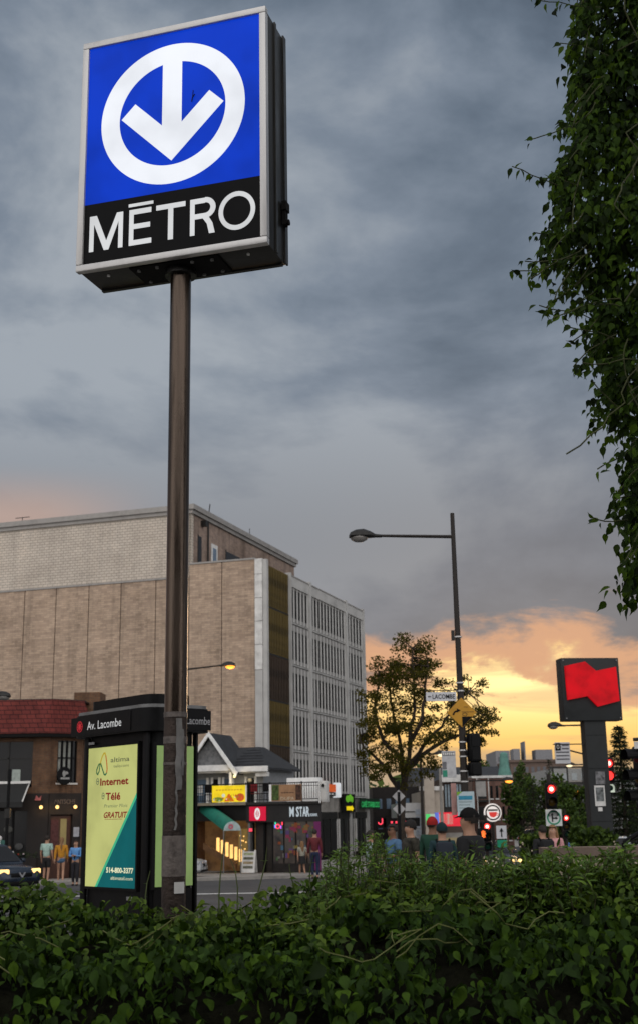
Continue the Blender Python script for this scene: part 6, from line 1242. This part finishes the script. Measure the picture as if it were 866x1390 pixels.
# --- low planter wall and weeds on the right
mat('tan_stone', (.14, .105, .085), .85, 0, .2, 2, .3)
PW_ = thing('planter_wall', 'low weathered stone planter wall behind the weeds at the right', 'wall', (at(780, 1145, 16).x, 16, gz(16)), -3)
zt_ = at(790, 1150, 16).z-gz(16)
for k in range(9):
    for j in range(4):
        w_ = .62; MB().box(-.3+k*w_+(.3 if j % 2 else 0), -.3+(k+1)*w_-.012+(.3 if j % 2 else 0), 0, .32, j*zt_*.23, (j+1)*zt_*.23-.012).build('stone', MATS['tan_stone'], PW_)
MB().box(-.4, 5.7, -.05, .38, zt_*.92, zt_).build('coping', mat('tan_stone', (.14, .105, .085), .85, 0, .2, 2, .3), PW_)
hr = thing('handrail', 'dark slanted handrail at the right edge above the planter wall', 'handrail', (at(846, 1144, 13).x, 13, gz(13)), 0)
a, c = at(846, 1144, 13)-V(hr.location), at(885, 1120, 13)-V(hr.location); b = MB(); b.tube([(a.x, 0, a.z), (c.x, 0, c.z)], .025, 8); b.build('rail', black, hr, True); b = MB(); b.tube([(a.x, 0, 0), (a.x, 0, a.z)], .022, 8); b.build('post', black, hr, True); b = MB(); b.tube([(c.x, 0, 0), (c.x, 0, c.z)], .022, 8); b.build('post', black, hr, True)
def hat_(x, y): return float(htop(np.array(x), np.array(y)))
lance_me = None
def weed(label, px, py, Y, nleaf=14, size=.12, base=LANCE, group='tall weeds rising from the hedge', lean=0.0, flower=False):
    c = at(px, py, Y); z0 = max(.3, hat_(c.x, Y)-.12); h = max(.12, c.z-z0); t = thing('weed_plant', label, 'plant', (c.x, Y, z0), random.uniform(0, 360), group)
    pts = [V((lean*h*(f*f)+.02*math.sin(f*5+px), .02*math.cos(f*4+px), h*f)) for f in [i/6 for i in range(7)]]; MB().tube(pts, [.005, .005, .0045, .004, .0035, .003, .0015], 5).build('stem', mat('green_stem', (.07, .09, .03), .6), t)
    P = []; Nn = []; Tt = []
    for k in range(nleaf):
        f = (.15+.85*(k+.5)/nleaf); p = pts[min(6, int(f*6))]; a = k*2.4; P.append(tuple(p)); Tt.append((math.cos(a), math.sin(a), random.uniform(-.1, .6))); Nn.append((-.3*math.cos(a), -.3*math.sin(a), 1))
    N = len(P); Rm = frames(np.array(Nn), np.array(Tt)); sz_ = ru(size*.6, size*1.25, N)*np.linspace(1.1, .6, N); k_ = 'leafmesh'+str(id(base))
    if k_ not in CACHE:
        me = bpy.data.meshes.new('leaf'); me.from_pydata([tuple(p) for p in base], [], LANCEF); me.materials.append(weedleaf); CACHE[k_] = me
    for i in range(N):
        o = bpy.data.objects.new('leaf', CACHE[k_]); COL.objects.link(o); o.parent = t; M_ = Matrix([list(r_) for r_ in Rm[i]]).to_4x4() @ Matrix.Scale(float(sz_[i]), 4); M_.translation = V(P[i]); o.matrix_basis = M_
    if flower:
        for k in range(4): MB().ball(pts[-1]+V((random.uniform(-.03, .03), random.uniform(-.03, .03), random.uniform(-.02, .03))), .005, 4).build('flower_head', mat('cream_petal', (.42, .36, .26), .8), t, True)
    return t
def shrub(label, px0, px1, pyf, Y, n, leaf, group, m_=weedleaf, hmin=.1, sd=.06):
    """fine twiggy growth between two photo columns; pyf gives the top"""
    c = at((px0+px1)/2, 1200, Y); t = thing('wild_shrub', label, 'shrub', (c.x, Y, hat_(c.x, Y)-.15), 0, group); b = MB(); P = []; Tt = []
    for k in range(n):
        px = random.uniform(px0, px1); yy = Y+random.uniform(-.35, .35); tp_ = at(px, pyf(px)+abs(random.gauss(0, 1))*22, yy); q0 = V((tp_.x+random.uniform(-.1, .1), yy, t.location.z)); a = q0-V(t.location); e_ = tp_-V(t.location)
        mid = a.lerp(e_, .5)+V((random.uniform(-.05, .05), random.uniform(-.05, .05), 0)); b.tube([a, mid, e_], [.004, .003, .0015], 4, False)
        L_ = (e_-a).length
        for s in range(int(14+95*L_)):
            f = random.uniform(.2, 1); p = (a.lerp(mid, f*2) if f < .5 else mid.lerp(e_, f*2-1)); d = V((random.uniform(-1, 1), random.uniform(-1, 1), random.uniform(-.3, .9))); P.append(tuple(p+d*.02*random.random())); Tt.append(tuple(d))
    stuff(b.build('stems', twig, t)); N = len(P); foliage('leaves', m_, np.array(P), rn(N, 3)*.7+np.array([0, -.2, .9]), np.array(Tt), ru(leaf*.6, leaf*1.4, N), LANCE, LANCEF, t); return t
shrub('fine leaved wild shrub in front of the shop windows', 440, 570, lambda p: 1124+abs(p-505)*.55, 6.9, 80, .030, 'wild shrubs along the hedge')
shrub('feathery shrub below the people at the crossing', 540, 640, lambda p: 1160+abs(p-585)*.15, 6.8, 60, .036, 'wild shrubs along the hedge')
shrub('mixed weeds right of the lamp post foot', 635, 740, lambda p: 1164+8*math.sin(p*.1), 6.8, 60, .042, 'wild shrubs along the hedge')
shrub('thick weeds at the right edge of the hedge', 735, 890, lambda p: 1152+8*math.sin(p*.08), 6.7, 90, .046, 'wild shrubs along the hedge')
shrub('wispy tall sprays at the crossing end of the hedge', 560, 700, lambda p: 1145+6*math.sin(p*.2), 6.7, 16, .034, 'wild shrubs along the hedge')
shrub('low sprays over the hedge left of the fine shrub', 400, 475, lambda p: 1195-(p-400)*.3, 6.8, 24, .032, 'wild shrubs along the hedge')
W_ = [(303, 1128, 10, .045, 'thin weed with small leaves before the road, left one'), (352, 1150, 9, .05, 'thin curved weed before the sandwich board'), (330, 1165, 7, .05, 'short weed between the two thin weeds'), (398, 1172, 8, .045, 'thin bare weed before the store step'), (425, 1160, 12, .045, 'leafy weed before the woman in the skirt')]
for (px, py, n, s_, lab) in W_: weed(lab, px, py, 6.9, n, s_, lean=random.uniform(-.3, .3))
for i, (px, py) in enumerate(((655, 1158), (710, 1150), (722, 1145), (620, 1170), (680, 1172), (760, 1160), (790, 1158), (825, 1150), (850, 1155), (588, 1160))):
    weed(['broad leaved weed under the black capped man', 'broad leaved weed left of the woman in pink', 'tall lance leaved weed under the woman in pink', 'weed below the backpack', 'weed under the coffee sign', 'weed below the blue topped person', 'weed at the foot of the pillar', 'weed right of the pillar', 'weed at the right edge below the spruce', 'weed under the red beanie'][i], px, py, 6.5, 15, .13 if i in (0, 1, 2, 6) else .09, flower=(i % 3 == 1))
N = 160; px_ = ru(640, 866, N); fl_ = np.array([tuple(at(a, c, 6.6)) for a, c in zip(px_, 1165+np.abs(rn(N))*22)])
foliage('blossom', mat('cream_petal', (.42, .36, .26), .8), fl_, rn(N, 3)+np.array([0, -1, 1]), rn(N, 3), ru(.008, .02, N), BLOB, BLOBF)
t = weed('dry pale twig in front of the kiosk foot', 205, 1182, 6.7, 4, .03)
